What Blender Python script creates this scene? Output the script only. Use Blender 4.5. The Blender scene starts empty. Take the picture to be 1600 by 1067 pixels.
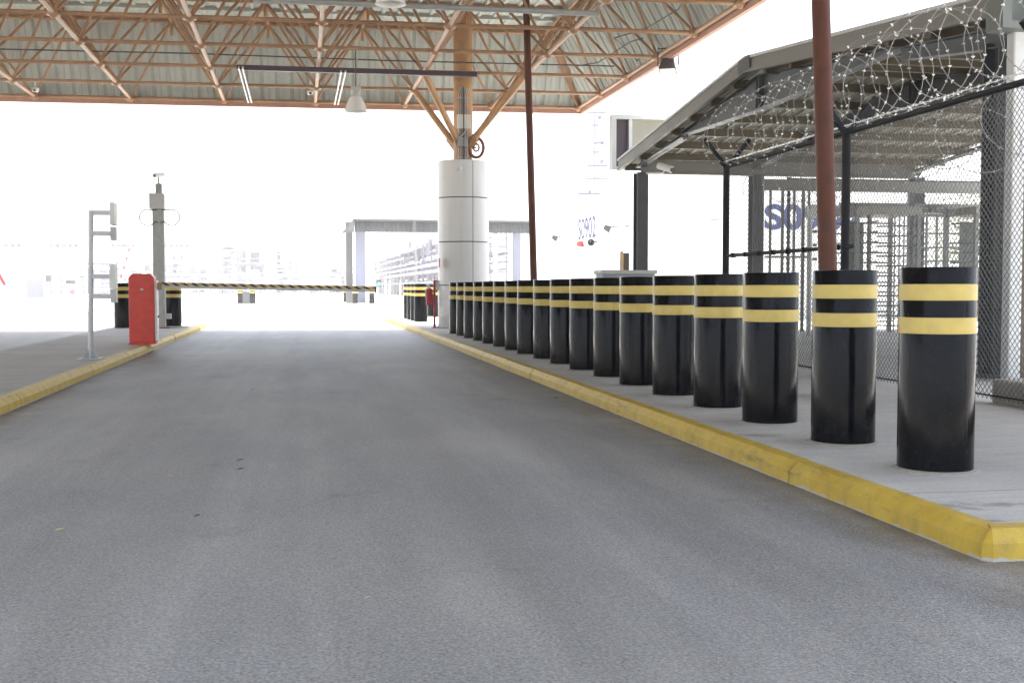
import bpy, math, random
from mathutils import Vector, Matrix
random.seed(7)
R = math.radians
SC = bpy.context.scene
COL = SC.collection

# ------------------------------------------------------------------ camera
CAM = Vector((0, 0, 1.12)); YAW = R(10.36); PITCH = R(2.67); FPX = 1800.0
cd = bpy.data.cameras.new('camera'); cd.sensor_width = 36; cd.lens = FPX / 1600 * 36
cd.clip_start = .05; cd.clip_end = 3000
cam = bpy.data.objects.new('camera', cd); COL.objects.link(cam)
cam.location = CAM; cam.rotation_euler = (R(90) - PITCH, 0, -YAW)
SC.camera = cam
_F = Vector((math.sin(YAW) * math.cos(PITCH), math.cos(YAW) * math.cos(PITCH), -math.sin(PITCH)))
_R = Vector((math.cos(YAW), -math.sin(YAW), 0)); _U = _R.cross(_F)
def ray(u, v): return _F + _R * ((u - 800) / FPX) + _U * ((533.5 - v) / FPX)
def gz(u, v, z=0.0): d = ray(u, v); return CAM + d * ((z - CAM.z) / d.z)      # photo point -> plane z
def gx(u, v, x): d = ray(u, v); return CAM + d * (x / d.x)                      # -> plane x
def gy(u, v, y): d = ray(u, v); return CAM + d * (y / d.y)                      # -> plane y
def proj(p):
    d = Vector(p) - CAM; z = d.dot(_F)
    if z < .1: return None
    return (800 + FPX * d.dot(_R) / z, 533.5 - FPX * d.dot(_U) / z, z)

# ------------------------------------------------------------------ materials
def N(nt, t, **k):
    n = nt.nodes.new(t)
    for a, b in k.items(): setattr(n, a, b)
    return n
def pm(name, col, rough=.5, metal=0., scale=6., amt=.12, bump=0., bscale=60., spec=.5, detail=5., rvar=.1, coat=0.):
    m = bpy.data.materials.new(name); m.use_nodes = True; nt = m.node_tree
    b = nt.nodes['Principled BSDF']; L = nt.links
    b.inputs['Metallic'].default_value = metal; b.inputs['Specular IOR Level'].default_value = spec
    b.inputs['Coat Weight'].default_value = coat; b.inputs['Coat Roughness'].default_value = .08
    g = N(nt, 'ShaderNodeNewGeometry')
    n = N(nt, 'ShaderNodeTexNoise'); n.inputs['Scale'].default_value = scale; n.inputs['Detail'].default_value = detail
    L.new(g.outputs['Position'], n.inputs['Vector'])
    r = N(nt, 'ShaderNodeMapRange'); r.inputs[1].default_value = .25; r.inputs[2].default_value = .75
    r.inputs[3].default_value = 1 - amt; r.inputs[4].default_value = 1 + amt
    L.new(n.outputs['Fac'], r.inputs[0])
    mx = N(nt, 'ShaderNodeVectorMath', operation='SCALE'); mx.inputs[0].default_value = col
    L.new(r.outputs[0], mx.inputs['Scale']); L.new(mx.outputs[0], b.inputs['Base Color'])
    rr = N(nt, 'ShaderNodeMapRange'); rr.inputs[1].default_value = .3; rr.inputs[2].default_value = .7
    rr.inputs[3].default_value = max(.03, rough - rvar); rr.inputs[4].default_value = min(1, rough + rvar)
    L.new(n.outputs['Fac'], rr.inputs[0]); L.new(rr.outputs[0], b.inputs['Roughness'])
    if bump:
        n2 = N(nt, 'ShaderNodeTexNoise'); n2.inputs['Scale'].default_value = bscale; n2.inputs['Detail'].default_value = 4
        L.new(g.outputs['Position'], n2.inputs['Vector'])
        bp = N(nt, 'ShaderNodeBump'); bp.inputs['Strength'].default_value = bump; bp.inputs['Distance'].default_value = .01
        L.new(n2.outputs['Fac'], bp.inputs['Height']); L.new(bp.outputs[0], b.inputs['Normal'])
    return m
def mathn(nt, op, a, b=None, clamp=False):
    n = N(nt, 'ShaderNodeMath', operation=op, use_clamp=clamp)
    for i, x in enumerate((a, b)):
        if x is None: continue
        if isinstance(x, (int, float)): n.inputs[i].default_value = x
        else: nt.links.new(x, n.inputs[i])
    return n.outputs[0]
def mixc(nt, fac, a, b):
    n = N(nt, 'ShaderNodeMix', data_type='RGBA')
    if isinstance(fac, (int, float)): n.inputs[0].default_value = fac
    else: nt.links.new(fac, n.inputs[0])
    for i, x in ((6, a), (7, b)):
        if isinstance(x, tuple): n.inputs[i].default_value = (*x, 1)
        else: nt.links.new(x, n.inputs[i])
    return n.outputs[2]
def noise(nt, vec, scale, detail=4., rough=.5):
    n = N(nt, 'ShaderNodeTexNoise'); n.inputs['Scale'].default_value = scale
    n.inputs['Detail'].default_value = detail; n.inputs['Roughness'].default_value = rough
    nt.links.new(vec, n.inputs['Vector']); return n.outputs['Fac']
def mrange(nt, x, a, b, c, d):
    n = N(nt, 'ShaderNodeMapRange'); nt.links.new(x, n.inputs[0])
    for i, q in enumerate((a, b, c, d)): n.inputs[i + 1].default_value = q
    return n.outputs[0]
def scaled(nt, vec, s):
    n = N(nt, 'ShaderNodeVectorMath', operation='MULTIPLY'); nt.links.new(vec, n.inputs[0]); n.inputs[1].default_value = s
    return n.outputs[0]
def newmat(name):
    m = bpy.data.materials.new(name); m.use_nodes = True; nt = m.node_tree
    g = N(nt, 'ShaderNodeNewGeometry'); return m, nt, nt.nodes['Principled BSDF'], g.outputs['Position']

def asphalt():
    m, nt, b, P = newmat('asphalt'); L = nt.links
    big = noise(nt, P, .35, 4); mid = noise(nt, scaled(nt, P, (1, .25, 1)), 2.2, 5, .6)
    lane = noise(nt, scaled(nt, P, (1.3, .02, 1)), 1.0, 3)
    fine = noise(nt, P, 75, 3, .7); v = N(nt, 'ShaderNodeTexVoronoi'); v.inputs['Scale'].default_value = 130; L.new(P, v.inputs['Vector'])
    s = mathn(nt, 'ADD', mrange(nt, big, .3, .7, -.09, .09), mrange(nt, mid, .3, .7, -.09, .09))
    s = mathn(nt, 'ADD', s, mrange(nt, lane, .3, .7, -.17, .17))
    s = mathn(nt, 'ADD', s, mrange(nt, fine, .3, .7, -.34, .34))
    s = mathn(nt, 'ADD', s, mrange(nt, v.outputs['Color'], 0, 1, -.32, .32))
    s = mathn(nt, 'ADD', s, 1.0)
    c = mixc(nt, mrange(nt, big, .35, .65, 0, 1), (.236, .242, .250), (.258, .257, .250))
    # pale dust lying along the wheel paths, brown grit patches
    dust = mrange(nt, noise(nt, scaled(nt, P, (1, .12, 1)), 1.6, 6, .65), .48, .70, 0, .55)
    c = mixc(nt, dust, c, (.365, .36, .345))
    grit = mrange(nt, noise(nt, P, 3.1, 7, .7), .60, .74, 0, .35)
    c = mixc(nt, grit, c, (.175, .152, .122))
    sep = N(nt, 'ShaderNodeSeparateXYZ'); L.new(P, sep.inputs[0])
    # grit swept against the kerbs, old oil spots down the lane, tyre paths
    ax = mathn(nt, 'ABSOLUTE', mathn(nt, 'SUBTRACT', sep.outputs[0], .07))
    axn = mathn(nt, 'ADD', ax, mrange(nt, noise(nt, P, 2.6, 6, .7), .3, .7, -.28, .22))
    c = mixc(nt, mrange(nt, axn, 2.30, 2.72, 0, .75), c, (.165, .135, .095))
    tyre = mathn(nt, 'ABSOLUTE', mathn(nt, 'SUBTRACT', ax, .86))
    c = mixc(nt, mrange(nt, mathn(nt, 'ADD', tyre, mrange(nt, noise(nt, scaled(nt, P, (1, .1, 1)), 2, 4), .3, .7, -.12, .12)), .08, .42, .26, 0), c, (.165, .162, .158))
    oil = mrange(nt, noise(nt, P, 1.25, 5, .55), .63, .72, 0, .45)
    c = mixc(nt, oil, c, (.12, .118, .115))
    mm = N(nt, 'ShaderNodeVectorMath', operation='SCALE'); L.new(c, mm.inputs[0]); L.new(s, mm.inputs['Scale'])
    L.new(mm.outputs[0], b.inputs['Base Color'])
    b.inputs['Roughness'].default_value = .56; b.inputs['Specular IOR Level'].default_value = .5
    bp = N(nt, 'ShaderNodeBump'); bp.inputs['Strength'].default_value = .45; bp.inputs['Distance'].default_value = .005
    h = mathn(nt, 'ADD', fine, mathn(nt, 'MULTIPLY', v.outputs['Distance'], .8)); L.new(h, bp.inputs['Height']); L.new(bp.outputs[0], b.inputs['Normal'])
    return m
def concrete(name, col, stain=None, joint=None):
    m, nt, b, P = newmat(name); L = nt.links
    big = noise(nt, P, .6, 5, .6); fine = noise(nt, P, 40, 4, .7); br = noise(nt, scaled(nt, P, (.6, 5, 1)), 4, 4)
    s = mathn(nt, 'ADD', mrange(nt, big, .3, .7, .86, 1.12), mrange(nt, fine, .3, .7, -.12, .12))
    s = mathn(nt, 'ADD', s, mrange(nt, br, .3, .7, -.06, .06))
    c = mixc(nt, mrange(nt, noise(nt, P, 1.7, 6, .65), .5, .75, 0, .5), col, tuple(x * .72 for x in col))
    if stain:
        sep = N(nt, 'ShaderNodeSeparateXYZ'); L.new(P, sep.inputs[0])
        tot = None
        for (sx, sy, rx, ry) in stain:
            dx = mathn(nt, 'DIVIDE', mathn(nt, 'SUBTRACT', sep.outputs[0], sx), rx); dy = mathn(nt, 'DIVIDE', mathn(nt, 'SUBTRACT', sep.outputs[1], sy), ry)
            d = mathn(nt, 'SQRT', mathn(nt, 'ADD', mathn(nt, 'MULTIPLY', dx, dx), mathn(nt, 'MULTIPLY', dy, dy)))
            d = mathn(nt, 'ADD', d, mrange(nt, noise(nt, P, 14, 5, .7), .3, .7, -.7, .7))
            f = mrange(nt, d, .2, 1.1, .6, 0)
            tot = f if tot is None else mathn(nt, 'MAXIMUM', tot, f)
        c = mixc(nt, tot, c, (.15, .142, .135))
    if joint:
        sep = N(nt, 'ShaderNodeSeparateXYZ'); L.new(P, sep.inputs[0])
        y = mathn(nt, 'ADD', sep.outputs[1], mrange(nt, noise(nt, P, 3, 3), 0, 1, -.02, .02))
        f = mathn(nt, 'ABSOLUTE', mathn(nt, 'SUBTRACT', mathn(nt, 'FRACT', mathn(nt, 'DIVIDE', y, joint)), .5))
        c = mixc(nt, mrange(nt, f, .0, .012 / joint, .75, 0), c, (.14, .13, .12))
    mm = N(nt, 'ShaderNodeVectorMath', operation='SCALE'); L.new(c, mm.inputs[0]); L.new(s, mm.inputs['Scale'])
    L.new(mm.outputs[0], b.inputs['Base Color']); b.inputs['Roughness'].default_value = .85
    bp = N(nt, 'ShaderNodeBump'); bp.inputs['Strength'].default_value = .3; bp.inputs['Distance'].default_value = .004
    L.new(fine, bp.inputs['Height']); L.new(bp.outputs[0], b.inputs['Normal'])
    return m
def kerb_paint():
    m, nt, b, P = newmat('kerb_yellow_paint'); L = nt.links
    sep = N(nt, 'ShaderNodeSeparateXYZ'); L.new(P, sep.inputs[0])
    c = mixc(nt, mrange(nt, noise(nt, P, 5, 5, .6), .3, .7, 0, 1), (.48, .315, .024), (.59, .415, .05))
    dirt = mrange(nt, noise(nt, scaled(nt, P, (1, 1, .4)), 9, 6, .7), .48, .72, 0, .6)
    c = mixc(nt, dirt, c, (.30, .21, .06))
    rub = mrange(nt, noise(nt, scaled(nt, P, (.5, .5, 3)), 3.2, 6, .75), .56, .70, 0, .65); c = mixc(nt, rub, c, (.12, .095, .05))
    chip = mrange(nt, noise(nt, P, 30, 5, .75), .60, .66, 0, .75)
    edge = mrange(nt, mathn(nt, 'ADD', sep.outputs[2], mrange(nt, noise(nt, P, 22, 4), .3, .7, -.012, .012)), .004, .010, 1, 0)
    c = mixc(nt, chip, c, (.40, .36, .27)); c = mixc(nt, edge, c, (.42, .40, .36))
    L.new(c, b.inputs['Base Color']); b.inputs['Roughness'].default_value = .55
    bp = N(nt, 'ShaderNodeBump'); bp.inputs['Strength'].default_value = .35; bp.inputs['Distance'].default_value = .006
    L.new(noise(nt, P, 25, 5, .6), bp.inputs['Height']); L.new(bp.outputs[0], b.inputs['Normal'])
    return m
def bollard_black():
    m, nt, b, P = newmat('bollard_black_paint'); L = nt.links
    tc = N(nt, 'ShaderNodeTexCoord'); O = tc.outputs['Object']
    st = noise(nt, scaled(nt, P, (9, 9, .6)), 3, 5, .6)
    dust = mrange(nt, noise(nt, P, 22, 6, .75), .52, .75, 0, .30)
    sep = N(nt, 'ShaderNodeSeparateXYZ'); L.new(O, sep.inputs[0])
    low = mrange(nt, mathn(nt, 'ADD', sep.outputs[2], mrange(nt, noise(nt, P, 7, 5), .3, .7, -.12, .12)), .02, .22, .40, .02)
    d = mathn(nt, 'ADD', dust, 0.0); d = mathn(nt, 'MULTIPLY', d, mathn(nt, 'ADD', low, .15))
    c = mixc(nt, d, (.0050, .0052, .0068), (.13, .125, .12))
    scuff = mrange(nt, noise(nt, scaled(nt, P, (30, 30, 3.5)), 3, 5, .75), .63, .72, 0, .5)
    c = mixc(nt, mathn(nt, 'MULTIPLY', scuff, mrange(nt, noise(nt, P, 2.3, 4), .45, .65, 0, 1)), c, (.09, .088, .085))
    spk = mrange(nt, noise(nt, P, 160, 2, .5), .72, .76, 0, .6); c = mixc(nt, spk, c, (.16, .155, .15)); L.new(c, b.inputs['Base Color'])
    L.new(mrange(nt, mathn(nt, 'ADD', st, mathn(nt, 'MULTIPLY', d, .8)), .3, .9, .08, .22), b.inputs['Roughness'])
    b.inputs['Specular IOR Level'].default_value = .13
    bp = N(nt, 'ShaderNodeBump'); bp.inputs['Strength'].default_value = .16; bp.inputs['Distance'].default_value = .01
    L.new(mathn(nt, 'ADD', noise(nt, scaled(nt, P, (6, 6, 1)), 3, 3), mathn(nt, 'MULTIPLY', noise(nt, P, 55, 4, .7), .12)), bp.inputs['Height']); L.new(bp.outputs[0], b.inputs['Normal'])
    return m
def cladding():
    m, nt, b, P = newmat('column_cladding'); L = nt.links
    sep = N(nt, 'ShaderNodeSeparateXYZ'); L.new(P, sep.inputs[0])
    st = noise(nt, scaled(nt, P, (7, 7, .35)), 2.2, 6, .65)
    c = mixc(nt, mrange(nt, st, .50, .74, 0, .30), (.66, .67, .67), (.47, .465, .45))
    foot = mathn(nt, 'ADD', sep.outputs[2], mrange(nt, noise(nt, P, 5, 6, .7), .3, .7, -.3, .3))
    c = mixc(nt, mrange(nt, foot, .2, .75, .55, 0), c, (.25, .23, .20))
    L.new(c, b.inputs['Base Color']); L.new(mrange(nt, st, .3, .7, .30, .5), b.inputs['Roughness'])
    bp = N(nt, 'ShaderNodeBump'); bp.inputs['Strength'].default_value = .2; bp.inputs['Distance'].default_value = .03
    L.new(noise(nt, scaled(nt, P, (2, 2, .7)), 1.6, 2), bp.inputs['Height']); L.new(bp.outputs[0], b.inputs['Normal'])
    return m
def boom_stripes():
    m, nt, b, P = newmat('boom_stripes'); L = nt.links
    tc = N(nt, 'ShaderNodeTexCoord'); sep = N(nt, 'ShaderNodeSeparateXYZ'); L.new(tc.outputs['Object'], sep.inputs[0])
    t = mathn(nt, 'ADD', sep.outputs[0], mathn(nt, 'MULTIPLY', sep.outputs[2], 1.7))
    f = mathn(nt, 'LESS_THAN', mathn(nt, 'FRACT', mathn(nt, 'DIVIDE', t, .168)), .48)
    L.new(mixc(nt, f, (.62, .42, .10), (.03, .025, .03)), b.inputs['Base Color']); b.inputs['Roughness'].default_value = .4
    return m
def block_stripes(name, a, c2, per):
    m, nt, b, P = newmat(name); L = nt.links
    sep = N(nt, 'ShaderNodeSeparateXYZ'); L.new(P, sep.inputs[0])
    f = mathn(nt, 'LESS_THAN', mathn(nt, 'FRACT', mathn(nt, 'DIVIDE', mathn(nt, 'ADD', sep.outputs[0], sep.outputs[2]), per)), .5)
    L.new(mixc(nt, f, a, c2), b.inputs['Base Color']); b.inputs['Roughness'].default_value = .5
    return m
def emis(name, col, s):
    m, nt, b, P = newmat(name); b.inputs['Base Color'].default_value = (*col, 1)
    b.inputs['Emission Color'].default_value = (*col, 1); b.inputs['Emission Strength'].default_value = s
    return m
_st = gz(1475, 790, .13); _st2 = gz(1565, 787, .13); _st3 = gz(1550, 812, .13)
M = dict(
    asphalt=asphalt(),
    ground=concrete('ground_concrete', (.46, .44, .40)),
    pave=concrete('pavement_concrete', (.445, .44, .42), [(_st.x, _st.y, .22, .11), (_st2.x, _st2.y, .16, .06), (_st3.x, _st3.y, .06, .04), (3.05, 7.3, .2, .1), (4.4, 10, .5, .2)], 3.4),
    plinth=concrete('plinth_concrete', (.33, .31, .27)),
    kerb=kerb_paint(), bblack=bollard_black(),
    byellow=pm('band_yellow', (.60, .455, .12), .45, amt=.10, scale=14, rvar=.06),
    boom=boom_stripes(),
    orange=pm('orange_brown_paint', (.345, .200, .112), .45, amt=.26, scale=5),
    orange2=pm('ochre_paint', (.41, .235, .115), .48, amt=.18, scale=4),
    trim=pm('faded_red_trim', (.42, .24, .18), .5, amt=.15),
    deck=pm('roof_sheet_underside', (.43, .455, .42), .55, amt=.13, scale=1.1, rvar=.08),
    brown=pm('red_brown_pipe_paint', (.098, .034, .020), .55, amt=.25, scale=7, spec=.3),
    clad=cladding(),
    dark=pm('dark_gap', (.03, .03, .03), .9),
    steel=pm('galvanised_steel', (.46, .47, .48), .45, metal=.6, amt=.12, scale=25),
    wire=pm('galvanised_wire', (.115, .12, .12), .5, metal=.2, amt=.15, scale=60),
    rwire=pm('razor_core_wire', (.27, .27, .26), .4, metal=.6, amt=.2, scale=40),
    rackd=pm('rack_steel', (.15, .15, .175), .6, amt=.2, scale=.4),
    tsteel=pm('turnstile_steel', (.13, .135, .13), .5, metal=.1, amt=.15, scale=12),
    hood=pm('turnstile_panel', (.13, .145, .135), .6, amt=.12),
    mastd=pm('mast_steel', (.06, .062, .10), .7, amt=.1),
    shel=pm('shelter_grey', (.085, .09, .095), .6, amt=.12),
    razor=pm('razor_steel', (.72, .72, .70), .28, metal=.9, amt=.12, scale=60),
    grey=pm('grey_paint', (.30, .32, .32), .5, amt=.1),
    lgrey=pm('light_grey_paint', (.52, .53, .53), .5, amt=.08),
    pole=pm('weathered_pole_grey', (.42, .435, .425), .6, amt=.14, scale=9),
    white=pm('white_paint', (.78, .78, .76), .5, amt=.05, scale=3),
    wall=pm('white_wall', (.80, .80, .77), .8, amt=.05, scale=.8),
    fblack=pm('fence_black_paint', (.009, .010, .014), .6, amt=.2, spec=.25),
    frame=pm('canopy_frame_paint', (.058, .064, .070), .5, amt=.2, scale=4),
    fascia=pm('canopy_fascia', (.175, .173, .157), .55, amt=.08, scale=3),
    csheet=pm('canopy_sheet', (.33, .32, .265), .6, amt=.12, scale=2),
    purlin=pm('canopy_purlin', (.075, .058, .034), .65, amt=.18),
    red=pm('barrier_red', (.66, .050, .032), .40, amt=.16, scale=7),
    dred=pm('dark_red', (.36, .015, .03), .4, amt=.15),
    blue=pm('blue_lettering', (.035, .045, .135), .6, amt=.08),
    purple=pm('dark_beam_paint', (.055, .035, .05), .5, amt=.15),
    lens=pm('dark_lens', (.02, .02, .025), .12, amt=0),
    plastic=pm('dark_fitting', (.075, .07, .068), .5),
    rust=pm('rusty_wheel', (.20, .075, .05), .6, amt=.25, scale=20),
    board=pm('pale_wood', (.46, .34, .20), .7, amt=.15),
    plant=pm('plant_grey_steel', (.23, .24, .30), .6, amt=.15, scale=.3),
    plantd=pm('plant_dark_steel', (.15, .16, .22), .6, amt=.2, scale=.3),
    leaf=pm('tree_leaves', (.085, .095, .045), .6, amt=.45, scale=1.6),
    bark=pm('bark', (.12, .09, .065), .9, amt=.3),
    dleaf=pm('dry_leaf', (.50, .42, .26), .7, amt=.2), twig=pm('brown_leaf', (.16, .08, .05), .8),
    green=emis('signal_green', (.05, .75, .62), 2.0), redlamp=emis('signal_red', (.8, .03, .05), 1.5),
    rw=block_stripes('red_white_block', (.55, .05, .04), (.8, .8, .78), .9),
    lamp_glass=pm('lamp_glass', (.75, .75, .72), .3),
)

# ------------------------------------------------------------------ mesh builder
class MB:
    def __init__(s): s.v = []; s.f = []
    def add(s, vs, fs):
        o = len(s.v); s.v += [tuple(x) for x in vs]; s.f += [tuple(i + o for i in f) for f in fs]; return s
    def box(s, c, d, m=None):
        x, y, z = (q / 2 for q in d); vs = [Vector((a * x, b * y, e * z)) for a in (-1, 1) for b in (-1, 1) for e in (-1, 1)]
        if m is not None: vs = [m @ p for p in vs]
        c = Vector(c)
        return s.add([p + c for p in vs], [(0, 1, 3, 2), (4, 6, 7, 5), (0, 4, 5, 1), (2, 3, 7, 6), (0, 2, 6, 4), (1, 5, 7, 3)])
    def box2(s, a, b):
        return s.box([(p + q) / 2 for p, q in zip(a, b)], [abs(q - p) for p, q in zip(a, b)])
    def tube(s, pts, r, n=8, r2=None, closed=False, cap=True):
        pts = [Vector(p) for p in pts]; k = len(pts); rings = []
        up = None
        for i, p in enumerate(pts):
            if closed: t = pts[(i + 1) % k] - pts[i - 1]
            else: t = pts[min(i + 1, k - 1)] - pts[max(i - 1, 0)]
            t.normalize()
            if up is None:
                up = Vector((0, 0, 1)) if abs(t.z) < .9 else Vector((1, 0, 0))
            a = t.cross(up)
            if a.length < 1e-4: a = t.orthogonal()
            a.normalize(); b = a.cross(t); up = b
            rr = r if r2 is None else r + (r2 - r) * i / (k - 1)
            rings.append([p + (a * math.cos(2 * math.pi * (j + .5) / n) + b * math.sin(2 * math.pi * (j + .5) / n)) * rr for j in range(n)])
        vs = [q for g in rings for q in g]; fs = []
        for i in range(k if closed else k - 1):
            for j in range(n):
                a, b2 = i * n, ((i + 1) % k) * n
                fs.append((a + j, a + (j + 1) % n, b2 + (j + 1) % n, b2 + j))
        if cap and not closed: fs += [tuple(range(n))[::-1], tuple((k - 1) * n + j for j in range(n))]
        return s.add(vs, fs)
    def bar(s, a, b, w, h):
        a, b = Vector(a), Vector(b); t = (b - a).normalized()
        u = Vector((0, 0, 1)) if abs(t.z) < .95 else Vector((1, 0, 0))
        x = t.cross(u).normalized(); y = x.cross(t)
        vs = [p + x * (i * w / 2) + y * (j * h / 2) for p in (a, b) for i, j in ((-1, -1), (1, -1), (1, 1), (-1, 1))]
        return s.add(vs, [(3, 2, 1, 0), (4, 5, 6, 7), (0, 1, 5, 4), (1, 2, 6, 5), (2, 3, 7, 6), (3, 0, 4, 7)])
    def lathe(s, prof, c=(0, 0, 0), n=32, m=None, a0=0., a1=2 * math.pi):
        full = abs(a1 - a0 - 2 * math.pi) < 1e-6; c = Vector(c); k = len(prof); q = n if full else n + 1; vs = []
        for j in range(q):
            a = a0 + (a1 - a0) * j / n
            for r, z in prof:
                p = Vector((r * math.cos(a), r * math.sin(a), z)); p = m @ p if m is not None else p; vs.append(p + c)
        fs = []
        for j in range(n):
            b0, b1 = j * k, ((j + 1) % q) * k
            for i in range(k - 1): fs.append((b0 + i, b1 + i, b1 + i + 1, b0 + i + 1))
        return s.add(vs, fs)
    def prism(s, poly, ext):
        ext = Vector(ext); p = [Vector(a) for a in poly]; n = len(p)
        return s.add(p + [a + ext for a in p], [tuple(range(n))[::-1], tuple(range(n, 2 * n))] + [(i, (i + 1) % n, (i + 1) % n + n, i + n) for i in range(n)])
    def ball(s, c, r, n=8):
        return s.lathe([(r * math.sin(math.pi * i / 6), -r * math.cos(math.pi * i / 6)) for i in range(7)], c, n)
    def build(s, name, mat, parent=None, smooth=True, bevel=0., world=True, ang=35):
        me = bpy.data.meshes.new(name); vs = s.v
        if parent is not None and world:
            o = Vector((0, 0, 0)); q = parent
            while q is not None: o = o + q.location; q = q.parent
            vs = [(a - o.x, b - o.y, c - o.z) for a, b, c in vs]
        me.from_pydata(vs, [], s.f); me.validate()
        import bmesh
        bm = bmesh.new(); bm.from_mesh(me); bmesh.ops.recalc_face_normals(bm, faces=bm.faces); bm.to_mesh(me); bm.free()
        if smooth:
            me.shade_smooth(); me.set_sharp_from_angle(angle=R(ang))
        me.materials.append(mat)
        ob = bpy.data.objects.new(name, me); COL.objects.link(ob)
        if parent is not None: ob.parent = parent
        if bevel:
            b = ob.modifiers.new('bevel', 'BEVEL'); b.width = bevel; b.segments = 2; b.limit_method = 'ANGLE'; b.angle_limit = R(40)
        return ob
def tag(o, label, cat, group=None):
    o['label'] = label; o['category'] = cat
    if group: o['group'] = group
    return o
def thing(name, label, cat, loc=(0, 0, 0), group=None):
    o = bpy.data.objects.new(name, None); COL.objects.link(o); o.location = loc; o.empty_display_size = .2
    return tag(o, label, cat, group)
def struct(o, kind='structure'): o['kind'] = kind; return o
def dup(src, loc, label, group=None):
    r = src.copy(); COL.objects.link(r); r.location = loc; r['label'] = label
    if group: r['group'] = group
    for ch in src.children:
        c = ch.copy(); COL.objects.link(c); c.parent = r
        for g in ch.children:
            d = g.copy(); COL.objects.link(d); d.parent = c
    return r
def text(name, body, size, loc, rot, mat, parent, sx=1., bold=.0):
    cu = bpy.data.curves.new(name, 'FONT'); cu.body = body; cu.size = size; cu.extrude = .004; cu.offset = bold
    cu.align_x = 'LEFT'; cu.materials.append(mat)
    tmp = bpy.data.objects.new('tmp', cu); COL.objects.link(tmp); bpy.context.view_layer.update()
    me = bpy.data.meshes.new_from_object(tmp.evaluated_get(bpy.context.evaluated_depsgraph_get()))
    bpy.data.objects.remove(tmp); me.materials.clear(); me.materials.append(mat)
    o = bpy.data.objects.new(name, me); COL.objects.link(o); o.parent = parent
    o.location = Vector(loc) - parent.location; o.rotation_euler = rot; o.scale = (sx, 1, 1)
    return o
ORD = 'first second third fourth fifth sixth seventh eighth ninth tenth eleventh twelfth thirteenth fourteenth fifteenth sixteenth seventeenth eighteenth'.split()
PV = .13      # pavement height

# ------------------------------------------------------------------ setting
b = MB(); b.add([(-560, -150, -.02), (560, -150, -.02), (560, 760, -.02), (-560, 760, -.02)], [(0, 1, 2, 3)])
struct(b.build('ground', M['ground']))
b = MB(); b.add([(-16, -30, 0), (26, -30, 0), (26, 56, 0), (-16, 56, 0)], [(0, 1, 2, 3)])
struct(b.build('road', M['asphalt']))

KX, KY = 2.745, 4.235           # right kerb face line and its near corner
KP = [(0, 0), (.004, .072), (.05, .126), (.13, .13)]     # kerb section: (inwards, up)
def kerb(name, path, inward, seg=1.95):
    """extrudes the bevelled kerb section along a ground path, cut into stones with thin joints"""
    b = MB(); pts = [Vector((x, y, 0)) for x, y in path]
    # mitred inward directions
    dirs = []
    for i in range(len(pts)):
        ns = []
        if i > 0: t = (pts[i] - pts[i - 1]).normalized(); ns.append(Vector((-t.y, t.x, 0)) * inward)
        if i < len(pts) - 1: t = (pts[i + 1] - pts[i]).normalized(); ns.append(Vector((-t.y, t.x, 0)) * inward)
        n = sum(ns, Vector()) ; n.normalize(); n = n / max(.5, n.dot(ns[0])); dirs.append(n)
    for i in range(len(pts) - 1):
        a, c = pts[i], pts[i + 1]; ln = (c - a).length; k = max(1, round(ln / seg)) if ln > 1 else 1
        for j in range(k):
            t0 = j / k + (.006 / ln if j else 0); t1 = (j + 1) / k - (.006 / ln if j < k - 1 else 0)
            jz = random.uniform(-.003, .003) if ln > 1 else 0; jx = random.uniform(-.004, .004) if ln > 1 else 0
            ring = []
            for t in (t0, t1):
                p = a.lerp(c, t); d = dirs[i].lerp(dirs[i + 1], t) if k == 1 else (dirs[i] if t < 1e-6 else dirs[i + 1] if t > 1 - 1e-6 else (lambda e: Vector((-e.y, e.x, 0)) * inward)((c - a).normalized()))
                ring.append([p + d * (x + jx * (x < .1)) + Vector((0, 0, z + jz * (z > 0))) for x, z in KP + [(.13, -.01), (0, -.01)]])
            n = len(ring[0])
            b.add(ring[0] + ring[1], [(q, (q + 1) % n, (q + 1) % n + n, q + n) for q in range(n)] + [tuple(range(n)), tuple(range(n, 2 * n))])
    return struct(b.build(name, M['kerb'], smooth=False))
kerb('kerb', [(KX, 38.6), (KX, KY + .035), (KX + .03, KY), (32, KY - .02)], 1)
def slab(name, poly, z, mat):
    b = MB(); b.prism([(x, y, -.01) for x, y in poly], (0, 0, z + .01)); return struct(b.build(name, mat, smooth=False))
slab('pavement', [(KX + .12, 38.5), (KX + .12, KY + .15), (KX + .14, KY + .12), (32, KY + .10), (32, 38.5)], PV - .003, M['pave'])
# left island between the two lanes
LX, LX2 = -2.61, -4.68
arc = [(LX - .55 + .55 * math.cos(a), 32.9 + .9 * math.sin(a)) for a in (0, .5, 1.0, 1.57)]
kerb('kerb', [(LX, -6)] + arc + [(LX2 + .3, 33.8)], 1)
b2 = MB()
slab('traffic_island', [(LX - .12, -6), (LX - .12, 32.8), (LX - .3, 33.4), (LX - .6, 33.7), (LX2 + .1, 33.7), (LX2, 33.2), (LX2, -6)], PV - .003, concrete('island_concrete', (.44, .43, .41), None, 1.7))

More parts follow.
